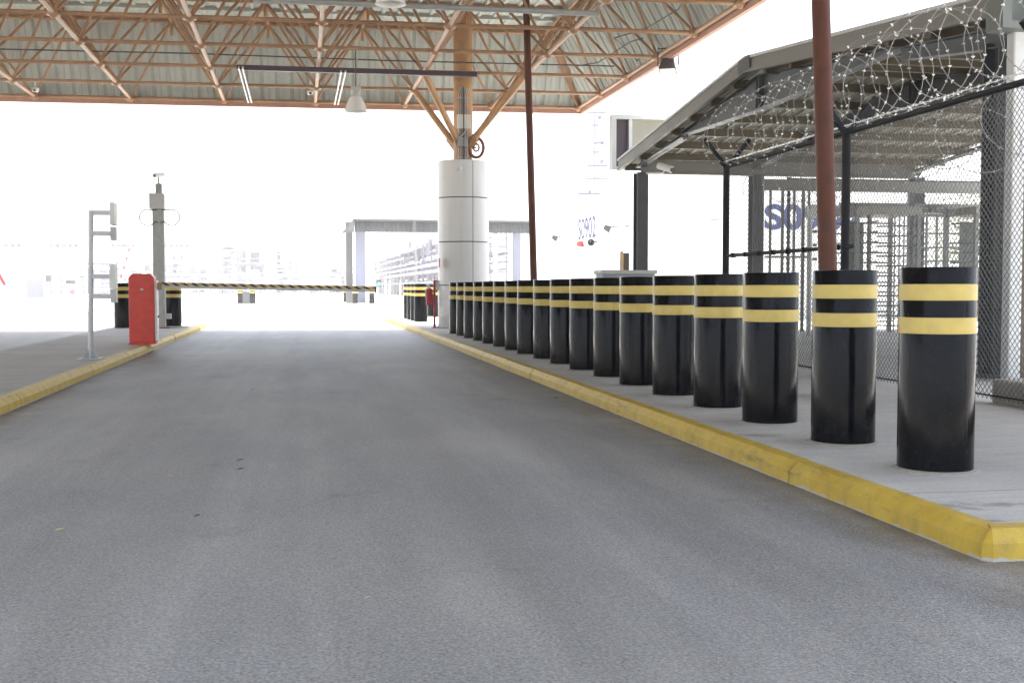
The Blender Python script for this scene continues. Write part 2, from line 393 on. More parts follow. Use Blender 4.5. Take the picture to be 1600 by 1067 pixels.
# ------------------------------------------------------------------ bollards
def make_bollard(loc, label, group):
    t = thing('bollard', label, 'bollard', loc, group); r = .2
    MB().lathe([(.001, -.02), (r, -.02), (r, 1.092), (r - .003, 1.098), (r - .01, 1.1), (.001, 1.1)], n=48).build('post', M['bblack'], t, world=False)
    MB().lathe([(r, -.005), (r + .030, -.005), (r + .024, .004), (r, .011)], n=40).build('grout_ring', M['plinth'], t, world=False)
    for z in (.922, .744):
        MB().lathe([(r, z), (r + .0022, z + .0005), (r + .0022, z + .0865), (r, z + .087)], n=48).build('band', M['byellow'], t, world=False)
    return t
GB = 'bollards along the right kerb'
xs = [3.42, 3.42, 3.42, 3.41, 3.41, 3.40]; first = None
for k in range(18):
    y = 5.76 + k * 1.107
    loc = (3.415 - .005 * k + random.uniform(-.012, .012), y + random.uniform(-.02, .02), PV)
    lab = ('black bollard with two yellow bands nearest the yellow kerb corner, first of its row' if k == 0 else
           'black yellow-banded bollard at the far end of the long row, beside the grey column' if k == 17 else
           f'black yellow-banded bollard, {ORD[k]} in the long row counted from the yellow kerb corner')
    if first is None: first = make_bollard(loc, lab, GB)
    else:
        o = dup(first, loc, lab); o.rotation_euler = (random.uniform(-.004, .004), random.uniform(-.004, .004), random.uniform(0, 6))
p = gz(190, 513, PV); dup(first, (p.x, p.y + .2, PV), 'black bollard with yellow bands on the island behind the red barrier cabinet', 'bollards on the traffic island')
p = gz(270, 512, PV); dup(first, (p.x, p.y + .2, PV), 'black bollard with yellow bands on the island behind the grey camera pole', 'bollards on the traffic island')
for k in range(4):
    dup(first, (3.42, 33.45 + 1.15 * k, PV), f'sunlit black bollard beyond the red stand, {ORD[k]} of its row of four', 'sunlit bollards beyond the column')
for k, (u, v) in enumerate(((676, 494), (687, 495))):
    p = gz(u, v, PV); dup(first, (p.x, p.y, PV), ['black bollard seen behind the red extinguisher stand, on the left of its pair', 'black bollard seen between the red posts of the extinguisher stand'][k], 'sunlit bollards beyond the column')
FARB = [(375, 474, 'far bollard beneath the striped boom at the small pale cabinet, on its left'), (395, 474, 'far bollard beneath the striped boom at the small pale cabinet, on its right'),
        (540, 471, 'slim far bollard under the boom left of the shelter posts'), (555, 474, 'far bollard under the boom in front of the shelter posts'), (581, 474, 'far bollard under the tip of the striped boom')]
for u, v, lab in FARB:
    p = gz(u, v); dup(first, (p.x, p.y, -.02), lab, 'far bollards by the shelter')

# ------------------------------------------------------------------ big space-frame roof
RZ, TZ, S = 6.1, 7.85, 2.4; NI, NJ = 11, 13
def Bn(i, j): x = 7.62 - S * i; return Vector((x, 31.72 - .042 * x - S * j, RZ))
def Tn(i, j): x = 7.62 - S * (i + .5); return Vector((x, 31.72 - .042 * x - S * (j + .5), TZ))
roof = thing('canopy_roof', 'large roof of orange steel lattice and grey corrugated sheeting over the road', 'roof', Bn(0, 0))
SHX = Vector((1, -.042, 0)).normalized()
def ribbed(a, c, e, pitch=.40, h=.045, w=.07, flip=1, off=0.0):
    """corrugated sheet: edge a->c carries the ribs, each rib runs along e"""
    a, c, e = Vector(a), Vector(c), Vector(e); L = (c - a).length; t = (c - a) / L; nrm = t.cross(e).normalized() * flip
    prof = [(0, 0)]; x = pitch * .5
    while x < L - w * 2:
        prof += [(x - w, 0), (x - w * .45, h), (x + w * .45, h), (x + w, 0)]
        prof += [(x + pitch * .30, 0), (x + pitch * .32, h * .25), (x + pitch * .36, h * .25), (x + pitch * .38, 0),
                 (x + pitch * .58, 0), (x + pitch * .60, h * .25), (x + pitch * .64, h * .25), (x + pitch * .66, 0)]
        x += pitch
    prof = [q for q in prof if q[0] < L] + [(L, 0)]
    m = MB(); vs = []
    for x, z in prof:
        p = a + t * x + nrm * z; vs += [p, p + e]
    m.add(vs, [(2 * i, 2 * i + 2, 2 * i + 3, 2 * i + 1) for i in range(len(prof) - 1)])
    return m
dz = Vector((0, 0, .14)); ex = .14
A, Bc, Cc, D = Tn(0, 0), Tn(NI - 1, 0), Tn(NI - 1, NJ - 1), Tn(0, NJ - 1)
q0, q1, q2, q3 = A + Vector((.25, .25, .14)), Bc + Vector((-.25, .25, .14)), Cc + Vector((-.25, -.25, .14)), D + Vector((.25, -.25, .14))
ribbed(q0, q1, q3 - q0, flip=-1).build('deck', M['deck'], roof, smooth=False)
# sloping side cladding, eave to deck
e0, e1, e2, e3 = Bn(0, 0) + Vector((.12, .12, 0)), Bn(NI, 0) + Vector((-.12, .12, 0)), Bn(NI, NJ) + Vector((-.12, -.12, 0)), Bn(0, NJ) + Vector((.12, -.12, 0))
def side(ea, eb, ta, tb, sh=.0):
    """trapezoid of corrugated sheet between eave edge ea-eb and deck edge ta-tb, clipped at the hips"""
    n = (eb - ea); L = n.length; t = n / L
    up = (ta - ea) - t * (ta - ea).dot(t); H = up.length
    la = (ta - ea).dot(t); lb = L - (tb - ea).dot(t)
    nrm = t.cross(up).normalized()
    m = MB(); x = 0; prof = []
    pitch, w, h = .40, .07, .045
    while x < L:
        prof += [(x, 0), (x + pitch * .3, 0), (x + pitch * .32, .012), (x + pitch * .36, .012), (x + pitch * .38, 0), (x + pitch - 2 * w, 0), (x + pitch - 1.4 * w, h), (x + pitch - .6 * w, h)]
        x += pitch
    prof = [q for q in prof if q[0] <= L] + [(L, 0)]; vs = []
    for x, z in prof:
        k = min(1., x / la if la > 0 else 1, (L - x) / lb if lb > 0 else 1)
        p = ea + t * x + nrm * z; vs += [p, p + up * max(k, .001)]
    m.add(vs, [(2 * i, 2 * i + 2, 2 * i + 3, 2 * i + 1) for i in range(len(prof) - 1)])
    return m
for ea, eb, ta, tb in ((e0, e1, q0, q1), (e3, e0, q3, q0), (e1, e2, q1, q2), (e2, e3, q2, q3)):
    side(ea, eb, ta, tb).build('side_cladding', M['deck'], roof, smooth=False)
    MB().bar(ea - dz * .5, eb - dz * .5, .10, .15).build('eave_trim', M['trim'], roof, smooth=False)
for ea, ta in ((e0, q0), (e1, q1), (e2, q2), (e3, q3)):
    n = (ea - ta).normalized()
    MB().bar(ea - Vector((0, 0, .03)) - n * .1, ta - Vector((0, 0, .17)), .30, .08).build('hip_beam', M['orange'], roof, smooth=False)
for i in range(NI + 1): MB().tube([Bn(i, 0), Bn(i, NJ)], .046, 10).build('bottom_chord', M['orange'], roof)
for j in range(NJ + 1): MB().tube([Bn(0, j), Bn(NI, j)], .041, 10).build('bottom_chord', M['orange'], roof)
for i in range(NI): MB().tube([Tn(i, 0), Tn(i, NJ - 1)], .043, 10).build('top_chord', M['orange'], roof)
for j in range(NJ): MB().tube([Tn(0, j), Tn(NI - 1, j)], .043, 10).build('top_chord', M['orange'], roof)
for a_, c_ in ((q0, q1), (q1, q2), (q2, q3), (q3, q0)):
    MB().bar(a_ - Vector((0, 0, .05)), c_ - Vector((0, 0, .05)), .09, .085).build('edge_beam', M['brown'], roof, smooth=False)
# square purlins carrying the sheet, half-way between the top chords too
for j in range(NJ):
    for o in (0, S / 2):
        if j == NJ - 1 and o: continue
        a, c = Tn(0, j) + Vector((.2, -o, .085)), Tn(NI - 1, j) + Vector((-.2, -o, .085))
        MB().bar(a, c, .07, .09).build('purlin', M['deck' if o else 'orange'], roof, smooth=False)
diag = []
for i in range(NI):
    for j in range(NJ):
        for di in (0, 1):
            for dj in (0, 1): diag.append((Bn(i + di, j + dj), Tn(i, j), (di, dj)))
def shown(a, c):
    pa, pc = proj(a), proj(c)
    if pa is None or pc is None: return 0
    ins = sum(0 <= pa[0] + (pc[0] - pa[0]) * t <= 1600 and 0 <= pa[1] + (pc[1] - pa[1]) * t <= 1067 for t in (0, .25, .5, .75, 1))
    return ins / 5 * math.hypot(pc[0] - pa[0], pc[1] - pa[1]) / pa[2]
diag.sort(key=lambda d: -shown(d[0], d[1])); proto = {}
rest = MB()
for n, (a, c, k) in enumerate(diag):
    if n < 100:
        if k not in proto:
            me = MB().tube([(0, 0, 0), c - a], .033, 8)
            o = me.build('diagonal_brace', M['orange'], roof, world=False); proto[k] = o
        else:
            o = proto[k].copy(); COL.objects.link(o); o.parent = roof
        o.location = a - roof.location
    else: rest.tube([a, c], .033, 6)
struct(rest.build('diagonal_braces', M['orange'], roof), 'stuff')
nodes = [Bn(i, j) for i in range(NI + 1) for j in range(NJ + 1)] + [Tn(i, j) for i in range(NI) for j in range(NJ)]
nodes.sort(key=lambda p: -(shown(p, p + Vector((.1, 0, 0))))); hub = None; rest = MB()
def hubmesh(m, c):
    m.ball(c, .105, 10); c = Vector(c)
    m.lathe([(.001, -.05), (.13, -.05), (.13, -.02), (.001, -.02)], c, 10)
for n, p in enumerate(nodes):
    if n < 100:
        if hub is None:
            m = MB(); hubmesh(m, (0, 0, 0)); hub = m.build('hub', M['orange'], roof, world=False); o = hub
        else: o = hub.copy(); COL.objects.link(o); o.parent = roof
        o.location = p - roof.location
    else: rest.ball(p, .105, 6)
struct(rest.build('hubs', M['orange'], roof), 'stuff')
# pale posts between the top hubs and the sheeting
for i in range(5):
    for j in range(3):
        p = Tn(i, j); MB().tube([p - Vector((0, 0, .34)), p], .04, 8).build('stub_post', M['orange2'], roof)

# services under the roof
def pipe(name, pts, r, mat, label, cat, n=8, group=None):
    o = MB().tube(pts, r, n).build(name, mat); return tag(o, label, cat, group)
Y1 = 25.6
pipe('conduit', [gz(-60, 76, 6.35), gz(300, 84, 6.35), gz(600, 95, 6.35), gz(960, 104, 6.35)], .016, M['plastic'], 'thin dark cable conduit strung across under the roof lattice', 'conduit')
pipe('conduit', [gz(395, 0, 6.0), gz(935, 22, 6.0)], .05, M['grey'], 'pale grey pipe crossing under the roof near the top of the picture', 'pipe')
pipe('cable', [gz(1000, 100, 6.3), gz(960, 60, 6.4), gz(1010, 45, 6.4), gz(1060, 15, 6.4), gz(1075, -10, 6.4)], .014, M['plastic'], 'loose black cable draped up the sloping right side of the roof', 'cable')
pipe('cable', [gz(900, 104, 6.4), gz(935, 98, 6.4), gz(985, 66, 6.4), gz(1005, 60, 6.4)], .014, M['plastic'], 'loose grey cable sagging towards the roof corner', 'cable')

t = thing('hanging_track', 'dark beam under the roof with two pairs of silver rails running to the eave', 'beam', gz(560, 110, 6.0))
a, c = gz(370, 106, 5.98), gz(745, 117, 5.98); MB().bar(a, c, .10, .11).build('beam', M['purple'], t, smooth=False)
for (u0, v0, u1, v1) in ((373, 106, 388, 160), (379, 106, 393, 160), (533, 112, 523, 163), (540, 112, 528, 163)):
    a, c = gz(u0, v0, 5.94), gz(u1, v1, 5.98); MB().bar(a, c, .035, .05).build('rail', M['steel'], t, smooth=False)
for f in (.0, .5, 1.):
    p = gz(372 + 372 * f, 106 + 11 * f, 5.98); MB().tube([p, p + Vector((0, 0, .3))], .012, 6).build('hanger', M['steel'], t)

def lamp(p, label, drop=.4):
    t = thing('high_bay_lamp', label, 'lamp', p, 'high bay lamps under the roof')
    MB().lathe([(.05, .0), (.11, -.005), (.15, -.06), (.20, -.17), (.245, -.30), (.255, -.33), (.25, -.33), (.19, -.17), (.13, -.05), (.05, -.02)], p, 28).build('shade', M['white'], t)
    MB().lathe([(.001, .13), (.09, .13), (.10, .11), (.10, .02), (.001, .02)], p, 16).build('gear_box', M['lgrey'], t)
    MB().lathe([(.001, -.04), (.06, -.06), (.075, -.14), (.05, -.22), (.001, -.24)], p, 12).build('bulb', M['lamp_glass'], t)
    MB().box(p + Vector((0, -.02, .17)), (.22, .10, .08)).build('bracket', M['lgrey'], t, bevel=.01)
    MB().tube([p + Vector((0, 0, .2)), p + Vector((0, 0, .2 + drop))], .012, 6).build('rod', M['plastic'], t)
    return t
p = gy(556, 151, 25.9); lamp(p, 'white bell shaped high bay lamp hanging near the far eave', max(.2, 6.35 - p.z - .2))
p = gy(610, -24, 19.4); lamp(p, 'white high bay lamp at the top edge of the photo, mostly cut off', max(.2, 7.3 - p.z))

def flood(p, name, label, rot=(R(50), 0, R(-30)), s=1., yoke=True, hang=.25):
    t = thing(name, label, 'floodlight', p); mt = Matrix.Rotation(rot[2], 3, 'Z') @ Matrix.Rotation(rot[0], 3, 'X')
    def pt(x, y, z): return p + mt @ (Vector((x, y, z)) * s)
    MB().add([pt(*q) for q in ((-.2, -.15, -.14), (.2, -.15, -.14), (.2, -.15, .14), (-.2, -.15, .14), (-.13, .15, -.09), (.13, .15, -.09), (.13, .15, .09), (-.13, .15, .09))],
             [(0, 3, 2, 1), (4, 5, 6, 7), (0, 1, 5, 4), (1, 2, 6, 5), (2, 3, 7, 6), (3, 0, 4, 7)]).build('housing', M['plastic'], t, smooth=False, bevel=.01)
    MB().add([pt(*q) for q in ((-.175, -.154, -.115), (.175, -.154, -.115), (.175, -.154, .115), (-.175, -.154, .115))], [(0, 1, 2, 3)]).build('glass', M['lamp_glass'], t)
    MB().tube([pt(-.23, 0, 0), pt(-.23, 0, .01) + Vector((0, 0, hang)), pt(.23, 0, .01) + Vector((0, 0, hang)), pt(.23, 0, 0)], .015 * s + .004, 6).build('yoke', M['plastic'], t)
    return t
p = gx(1044, 103, 7.7); flood(p, 'floodlight', 'dark floodlight hanging from the right roof edge', (R(68), 0, R(-25)), .95, hang=.36)
for (u, v, lab) in ((55, 141, 'tiny white camera at the far eave above the left lane'), (485, 146, 'tiny white camera at the far eave near the middle of the lane')):
    p = gy(u, v, 31.2); t = thing('security_camera', lab, 'camera', p, 'small cameras under the far eave')
    MB().lathe([(.001, -.05), (.075, -.04), (.09, 0), (.09, .05), (.001, .06)], p, 14).build('housing', M['white'], t)
    MB().tube([p + Vector((0, -.06, -.02)), p + Vector((0, -.1, -.025))], .035, 10).build('lens', M['lens'], t)
    MB().tube([p + Vector((0, 0, .05)), p + Vector((0, 0, .3))], .02, 6).build('bracket', M['white'], t)

# ------------------------------------------------------------------ roof column
cx, cy = 3.97, 28.45
colm = thing('roof_column', 'thick column with grey clad base and ochre steel shaft carrying the roof', 'column', (cx, cy, PV))
MB().lathe([(.001, 0), (.612, 0), (.612, 4.07), (.001, 4.07)], (cx, cy, PV), 40).build('core', M['dark'], colm)
seamz = [0.0, 1.05, 2.11, 3.19, 4.09]; sa = R(-90 + 10 + 4)
for k in range(4):
    z0, z1 = seamz[k] + (.01 if k else 0), seamz[k + 1] - (.01 if k < 3 else 0)
    for q in range(3):
        a0 = sa + q * 2 * math.pi / 3 + .011; a1 = sa + (q + 1) * 2 * math.pi / 3 - .011
        if k == 0 and q == 2: pass
        MB().lathe([(.613, z0), (.632, z0 + .004), (.632, z1 - .004), (.613, z1)], (cx, cy, PV), 24, None, a0, a1).build('cladding_panel', M['clad'], colm)
MB().lathe([(.001, 4.09), (.60, 4.10), (.632, 4.085), (.632, 4.06)], (cx, cy, PV), 40).build('cap_plate', M['clad'], colm)
MB().tube([(cx, cy, PV + 4.0), (cx, cy, 7.8)], .235, 28).build('shaft', M['orange2'], colm)
ci, cj = 1, 1
for (i, j) in ((1, 1), (2, 1), (1, 2), (2, 2)):
    n = Bn(i, j); d = Vector((n.x - cx, n.y - cy, 0)).normalized(); a = Vector((cx, cy, 4.62)) + d * .2
    d2 = (n - a).normalized()
    MB().tube([a, a.lerp(n, .12), a.lerp(n, .16), a.lerp(n, .8), a.lerp(n, .86), n - d2 * .08], .078, 12).build('brace', M['orange2'], colm)
    MB().bar(a - d2 * .05, a + d2 * .3, .03, .22).build('gusset', M['orange2'], colm, smooth=False)
fd = Vector((-cx, -cy, 0)).normalized(); sd = Vector((-fd.y, fd.x, 0)) * 1
cf = Vector((cx, cy, 0)) + fd * .25
MB().bar(cf + Vector((0, 0, 4.2)), cf + Vector((0, 0, 6.0)), .26, .02).build('cable_tray', M['frame'], colm, smooth=False)
for k in range(5):
    o = cf + fd * .03 + sd * (-.11 + .055 * k)
    MB().tube([o + Vector((0, 0, 4.22)), o + Vector((0, 0, 5.85)), o + sd * .06 + Vector((0, 0, 6.0))], .013, 6).build('conduit', M['steel'], colm)
for z in (4.3, 5.3, 5.75): MB().bar(cf + fd * .05 - sd * .15 + Vector((0, 0, z)), cf + fd * .05 + sd * .15 + Vector((0, 0, z)), .02, .035).build('clamp', M['steel'], colm, smooth=False)
MB().box(cf + fd * .09 + Vector((.02, 0, 5.17)), (.34, .05, .34), Matrix.Rotation(R(-8), 3, 'Z')).build('cable_box', M['white'], colm, bevel=.008)
MB().box(cf + fd * .09 + sd * -.02 + Vector((0, 0, 4.67)), (.24, .08, .22)).build('junction_box', M['grey'], colm, bevel=.008)
MB().tube([cf + fd * .1 + Vector((.1, 0, 5.0)), cf + fd * .13 + Vector((0, 0, 4.85)), cf + fd * .1 + Vector((-.18, 0, 4.72))], .014, 6).build('cable', M['lgrey'], colm)
w = Vector((cx + .30, cy - .20, 4.56)); rm = Matrix.Rotation(R(90), 3, 'X')
m = MB(); m.tube([w + Vector((.18 * math.cos(a), 0, .24 * math.sin(a))) for a in [k * math.pi / 10 for k in range(20)]], .04, 8, closed=True)
m.tube([w + Vector((.07 * math.cos(a), .0, .09 * math.sin(a))) for a in [k * math.pi / 6 for k in range(12)]], .025, 8, closed=True)
m.tube([w - Vector((.3, 0, 0)), w + Vector((.0, 0, 0))], .02, 6).build('hose_wheel', M['rust'], colm)
p = Vector((cx, cy, 0)) + Vector((-.18, -.63, 3.98)); MB().lathe([(.001, -.06), (.055, -.05), (.07, 0), (.06, .06), (.001, .07)], p, 12).build('bell', M['lgrey'], colm)
p = gx(687, 411, cx - .64); MB().box(p + Vector((-.01, 0, 0)), (.02, .18, .22)).build('sign_plate', M['dred'], colm)

# brown leaning pipes from pavement to roof
for (u0, v0, u1, v1, X, lab, rr) in ((1282.5, 0, 1293.5, 425, 4.7, 'thick red brown pipe standing between the near bollards and the wire fence', .083), (822, 0, 834, 437, 4.7, 'slim red brown pipe rising behind the far bollards to the roof', .072)):
    a, c = gx(u0, v0, X), gx(u1, v1, X); d = (a - c); d /= d.z
    base = c - d * (c.z - PV); top = c + d * (RZ + .05 - c.z)
    if rr < .08: top = c + d * (7.2 - c.z)
    t = thing('pipe_post', lab, 'pipe', base, 'red brown pipes by the bollards')
    MB().tube([base, top], rr, 24).build('tube', M['brown'], t)
    for z in (2.48, 4.6):
        q = base + d * z; MB().tube([q, q + d * .012], rr + .004, 24).build('joint_ring', M['brown'], t)
    MB().lathe([(.001, .02), (rr + .07, .02), (rr + .07, 0), (.001, 0)], base, 20).build('base_plate', M['brown'], t)

# ------------------------------------------------------------------ red barrier, island furniture
p = gz(222, 538, PV); px_, py_ = p.x, p.y
bar = thing('boom_barrier', 'red cabinet of the road barrier with its striped boom lowered across the lane', 'barrier', (px_, py_, PV))
W, DP, H = .43, .36, 1.235; z0 = PV
prof = [(-W / 2, z0 + .03), (W / 2, z0 + .03), (W / 2, z0 + H - .07), (W / 2 - .07, z0 + H), (-W / 2 + .07, z0 + H), (-W / 2, z0 + H - .07)]
MB().prism([(px_ + x, py_, z) for x, z in prof], (0, DP, 0)).build('cabinet', M['red'], bar, smooth=False, bevel=.012)
MB().prism([(px_ + x * .86, py_ - .012, z0 + .09 + (z - z0) * .88) for x, z in prof], (0, .012, 0)).build('door', M['red'], bar, smooth=False, bevel=.004)
MB().box((px_ + .01, py_ - .016, z0 + .96), (.055, .012, .035)).build('lock', M['steel'], bar, bevel=.003)
for z in (.22, .95): MB().tube([(px_ - W / 2 + .02, py_ - .014, z0 + z), (px_ - W / 2 + .02, py_ - .014, z0 + z + .09)], .012, 8).build('hinge', M['red'], bar)
MB().box((px_, py_ + DP / 2, z0 + .015), (W + .02, DP + .02, .03)).build('base', M['red'], bar, smooth=False)
MB().prism([(px_ + W / 2 + .001, py_ + .03, z0 + .05), (px_ + W / 2 + .001, py_ + DP - .02, z0 + .05), (px_ + W / 2 + .001, py_ + DP - .02, z0 + H - .12), (px_ + W / 2 + .001, py_ + .03, z0 + H - .12)], (.035, 0, 0)).build('side_panel', M['white'], bar, smooth=False, bevel=.004)
MB().lathe([(.001, 0), (.02, 0), (.02, .03), (.001, .03)], (px_ + W / 2 + .03, py_ + .18, z0 + .48), 10, Matrix.Rotation(R(90), 3, 'Y')).build('bolt', M['plastic'], bar)
by = py_ + .20
MB().lathe([(.001, 0), (.06, 0), (.06, .08), (.001, .08)], (px_ + W / 2 + .03, by, 1.14), 16, Matrix.Rotation(R(90), 3, 'Y')).build('hub', M['orange2'], bar)
a = gy(243, 445.5, by); c = gy(586, 452, by)
pv = thing('arm', 'x', 'x', a - Vector((px_, py_, PV))); del pv['label']; del pv['category']
pv.parent = bar
ang = math.atan2(c.z - a.z, c.x - a.x); L = (c - a).length
bm_ = MB().box((L / 2, 0, .022), (L, .045, .058)); o = bm_.build('boom', M['boom'], pv, smooth=False, world=False); o.rotation_euler = (0, -ang, 0)
o = MB().box((L / 2, 0, -.028), (L, .05, .040)).build('skirt', M['lgrey'], pv, smooth=False, world=False); o.rotation_euler = (0, -ang, 0)
o = MB().box((L + .01, 0, 0), (.02, .06, .11)).build('end_cap', M['plastic'], pv, smooth=False, world=False); o.rotation_euler = (0, -ang, 0)

p = gz(141.5, 561, PV); sy = p.y
st = thing('reader_stand', 'galvanised post with four short arms holding flat reader panels at the island kerb', 'stand', (p.x, sy, PV))
top = gy(138.5, 329, sy); ps = Vector((p.x, sy, PV)); tp = Vector((top.x + .03, sy, top.z))
MB().tube([ps, tp], .037, 14).build('post', M['steel'], st)
MB().box((p.x, sy, PV + .008), (.30, .30, .016)).build('base_plate', M['steel'], st, smooth=False)
for a in range(4):
    d = Vector((math.cos(a * math.pi / 2 + .78), math.sin(a * math.pi / 2 + .78), 0))
    MB().add([ps + d * .035 + Vector((0, 0, .016)), ps + d * .15 + Vector((0, 0, .016)), ps + d * .035 + Vector((0, 0, .14))] + [ps + d * .035 + Vector((-d.y * .008, d.x * .008, .016)), ps + d * .15 + Vector((-d.y * .008, d.x * .008, .016)), ps + d * .035 + Vector((-d.y * .008, d.x * .008, .14))],
             [(0, 1, 2), (5, 4, 3), (0, 3, 4, 1), (1, 4, 5, 2), (2, 5, 3, 0)]).build('gusset', M['steel'], st, smooth=False)
for v in (332.5, 365, 431.5, 463):
    q0, q1 = gy(141, v, sy), gy(175, v + .4, sy); MB().bar(q0, q1, .062, .066).build('arm', M['steel'], st, smooth=False)
for (u0, v0, u1, v1, mt_, nm) in ((173, 317, 181.5, 352, 'white', 'antenna_panel'), (173, 355, 182, 376, 'lgrey', 'reader_box'), (173, 413, 182, 451, 'white', 'antenna_panel'), (173.5, 452, 183, 473, 'lgrey', 'reader_box')):
    q0, q1 = gy(u0, v0, sy), gy(u1, v1, sy); dd = .26 if nm == 'antenna_panel' else .14
    MB().box(((q0.x + q1.x) / 2, sy, (q0.z + q1.z) / 2), (abs(q1.x - q0.x), dd, abs(q0.z - q1.z))).build(nm, M[mt_], st, smooth=False, bevel=.008)

p = gz(249, 513, PV); yy = p.y + .15
cp = thing('camera_pole', 'square grey pole with a junction box, two cable loops and a camera on top', 'pole', (p.x, yy, PV))
ptop = gy(249, 320, yy)
MB().box((p.x, yy, (PV + ptop.z) / 2), (.27, .22, ptop.z - PV)).build('mast', M['pole'], cp, smooth=False, bevel=.01)
MB().box((p.x, yy, PV + .012), (.5, .5, .024)).build('base_plate', M['rust'], cp, smooth=False)
MB().box((p.x + .42, yy - .05, PV + .03), (.5, .12, .03), Matrix.Rotation(R(-14), 3, 'Z')).build('cable_cover', M['lgrey'], cp, smooth=False)
q = gy(265, 494, yy); MB().box((q.x - .02, yy - .05, q.z), (.13, .14, .13)).build('socket_box', M['lgrey'], cp, bevel=.008)
q0, q1 = gy(234, 303, yy), gy(258, 327, yy)
MB().box(((q0.x + q1.x) / 2, yy - .02, (q0.z + q1.z) / 2), (q1.x - q0.x, .32, q0.z - q1.z)).build('junction_box', M['lgrey'], cp, smooth=False, bevel=.012)
q2 = gy(248, 288, yy); MB().box((q2.x, yy, (q2.z + q0.z) / 2), (.15, .15, q2.z - q0.z + .02)).build('neck', M['grey'], cp, smooth=False, bevel=.006)
MB().tube([(q2.x, yy, q2.z), (q2.x, yy, q2.z + .17)], .025, 8).build('camera_mount', M['grey'], cp)
q3 = gy(249, 273.5, yy); ch = MB().tube([q3 + Vector((-.10, -.14, -.03)), q3 + Vector((.08, .12, .02))], .055, 10).build('camera', M['white'], cp)
MB().tube([q3 + Vector((-.104, -.146, -.032)), q3 + Vector((-.112, -.158, -.034))], .045, 10).build('lens', M['lens'], ch)
for s_, cxp in ((-1, 231), (1, 268)):
    c0 = gy(cxp, 340, yy - .14); j = gy(249 + s_ * 3, 328, yy - .14); rx, rz = .17, .195; pts = []
    a0 = math.atan2(j.z - c0.z, (j.x - c0.x))
    for k in range(25):
        a = R(55) - R(250) * k / 24 if s_ < 0 else R(125) + R(250) * k / 24
        a = (R(70) + R(262) * k / 24) if s_ < 0 else (R(110) - R(262) * k / 24)
        pts.append(c0 + Vector((rx * math.cos(a) * 1.15, 0, rz * math.sin(a))))
    MB().tube([j] + pts + [gy(249 + s_ * 2, 348, yy - .12)], .013, 6).build('cable_loop', M['plastic'], cp)

# red fire point beside the column
fy = 28.35
q0 = gz(679, 512, PV); q1 = gz(688, 512, PV); zt = gy(679, 438, q0.y).z
fs = thing('extinguisher_stand', 'narrow dark red stand of two posts beside the clad column', 'stand', (q0.x, q0.y, PV))
for q in (q0, q1):
    MB().tube([(q.x, q0.y, PV), (q.x, q0.y, zt)], .03 if q is q0 else .022, 10).build('post', M['dred'], fs)
    MB().box((q.x, q0.y, PV + .01), (.14, .14, .02)).build('foot', M['dred'], fs, smooth=False)
MB().bar((q0.x, q0.y, zt - .02), (q1.x, q0.y, zt - .02), .03, .03).build('crossbar', M['dred'], fs, smooth=False)
q = gy(683, 447, q0.y); MB().box((q.x + .01, q0.y + .01, q.z), (.09, .01, .22)).build('notice', M['white'], fs, smooth=False)
q = gy(671, 477, q0.y - .02)
fe = thing('fire_extinguisher', 'dark red fire extinguisher with grey valve hung on the red stand', 'extinguisher', q)
MB().lathe([(.001, 0), (.075, 0), (.082, .02), (.082, .36), (.06, .41), (.025, .43), (.001, .43)], q, 16).build('cylinder', M['dred'], fe)
MB().tube([q + Vector((0, 0, .42)), q + Vector((-.01, 0, .49)), q + Vector((-.06, -.02, .50))], .018, 8).build('valve', M['steel'], fe)
MB().tube([q + Vector((-.03, -.02, .46)), q + Vector((-.10, -.03, .38)), q + Vector((-.095, -.03, .16))], .012, 6).build('hose', M['grey'], fe)
MB().bar(q + Vector((.06, 0, .25)), Vector((q0.x, q0.y, q.z + .25)), .03, .05).build('bracket', M['dred'], fe, smooth=False)

# ------------------------------------------------------------------ wire fence with razor coil
FX = 5.8; FZ = 2.79; fy0, fy1 = 3.2, 15.23
fen = thing('wire_fence', 'tall chain link fence with black posts and V shaped arms behind the bollards', 'fence', (FX, fy1, PV))
for y in (15.23, 11.66, 8.1, 4.5):
    pst = MB().tube([(FX, y, PV), (FX, y, FZ + .04)], .047, 14).build('post', M['fblack'], fen)
    for s_ in (-1, 1):
        MB().bar((FX, y, FZ - .02), (FX + s_ * .33, y + .0, FZ + .38), .055, .05).build('arm', M['fblack'], pst, smooth=False)
for z, r_, ys in ((FZ, .030, fy0), (1.56, .022, 11.5), (.20, .008, fy0)): MB().tube([(FX, ys, z), (FX, fy1, z)], r_, 10).build('rail', M['fblack'], fen)
# clips on the rails
for k in range(26):
    y = fy1 - .3 - k * .45
    if y > 11.5:
        MB().box((FX - .01, y, 1.56), (.06, .03, .06)).build('clip', M['fblack'], fen, smooth=False)
def chainlink(y0, y1, z0, z1, pitch=.064, r=.0029, place=lambda y, z, o: (FX + .055 + o, y, z)):
    m = MB(); h = z1 - z0; n = int((y1 - y0 + h) / pitch) + 1
    for fam in (0, 1):
        for k in range(n):
            c = y0 - h + k * pitch if fam == 0 else y0 + k * pitch
            # y = c + t (fam 0) or c - t (fam 1), t = height above z0, clipped to the panel
            s_ = 1 if fam == 0 else -1
            t0, t1 = 0, h
            if s_ > 0: t0 = max(t0, y0 - c); t1 = min(t1, y1 - c)
            else: t0 = max(t0, c - y1); t1 = min(t1, c - y0)
            if t1 - t0 < .01: continue
            o = .0016 * s_
            m.tube([place(c + s_ * t0, z0 + t0, o), place(c + s_ * t1, z0 + t1, o)], r, 4, cap=False)
    return m
chainlink(6.2, fy1, PV + .03, FZ).build('chain_link', M['wire'], fen, smooth=True)
m = MB()
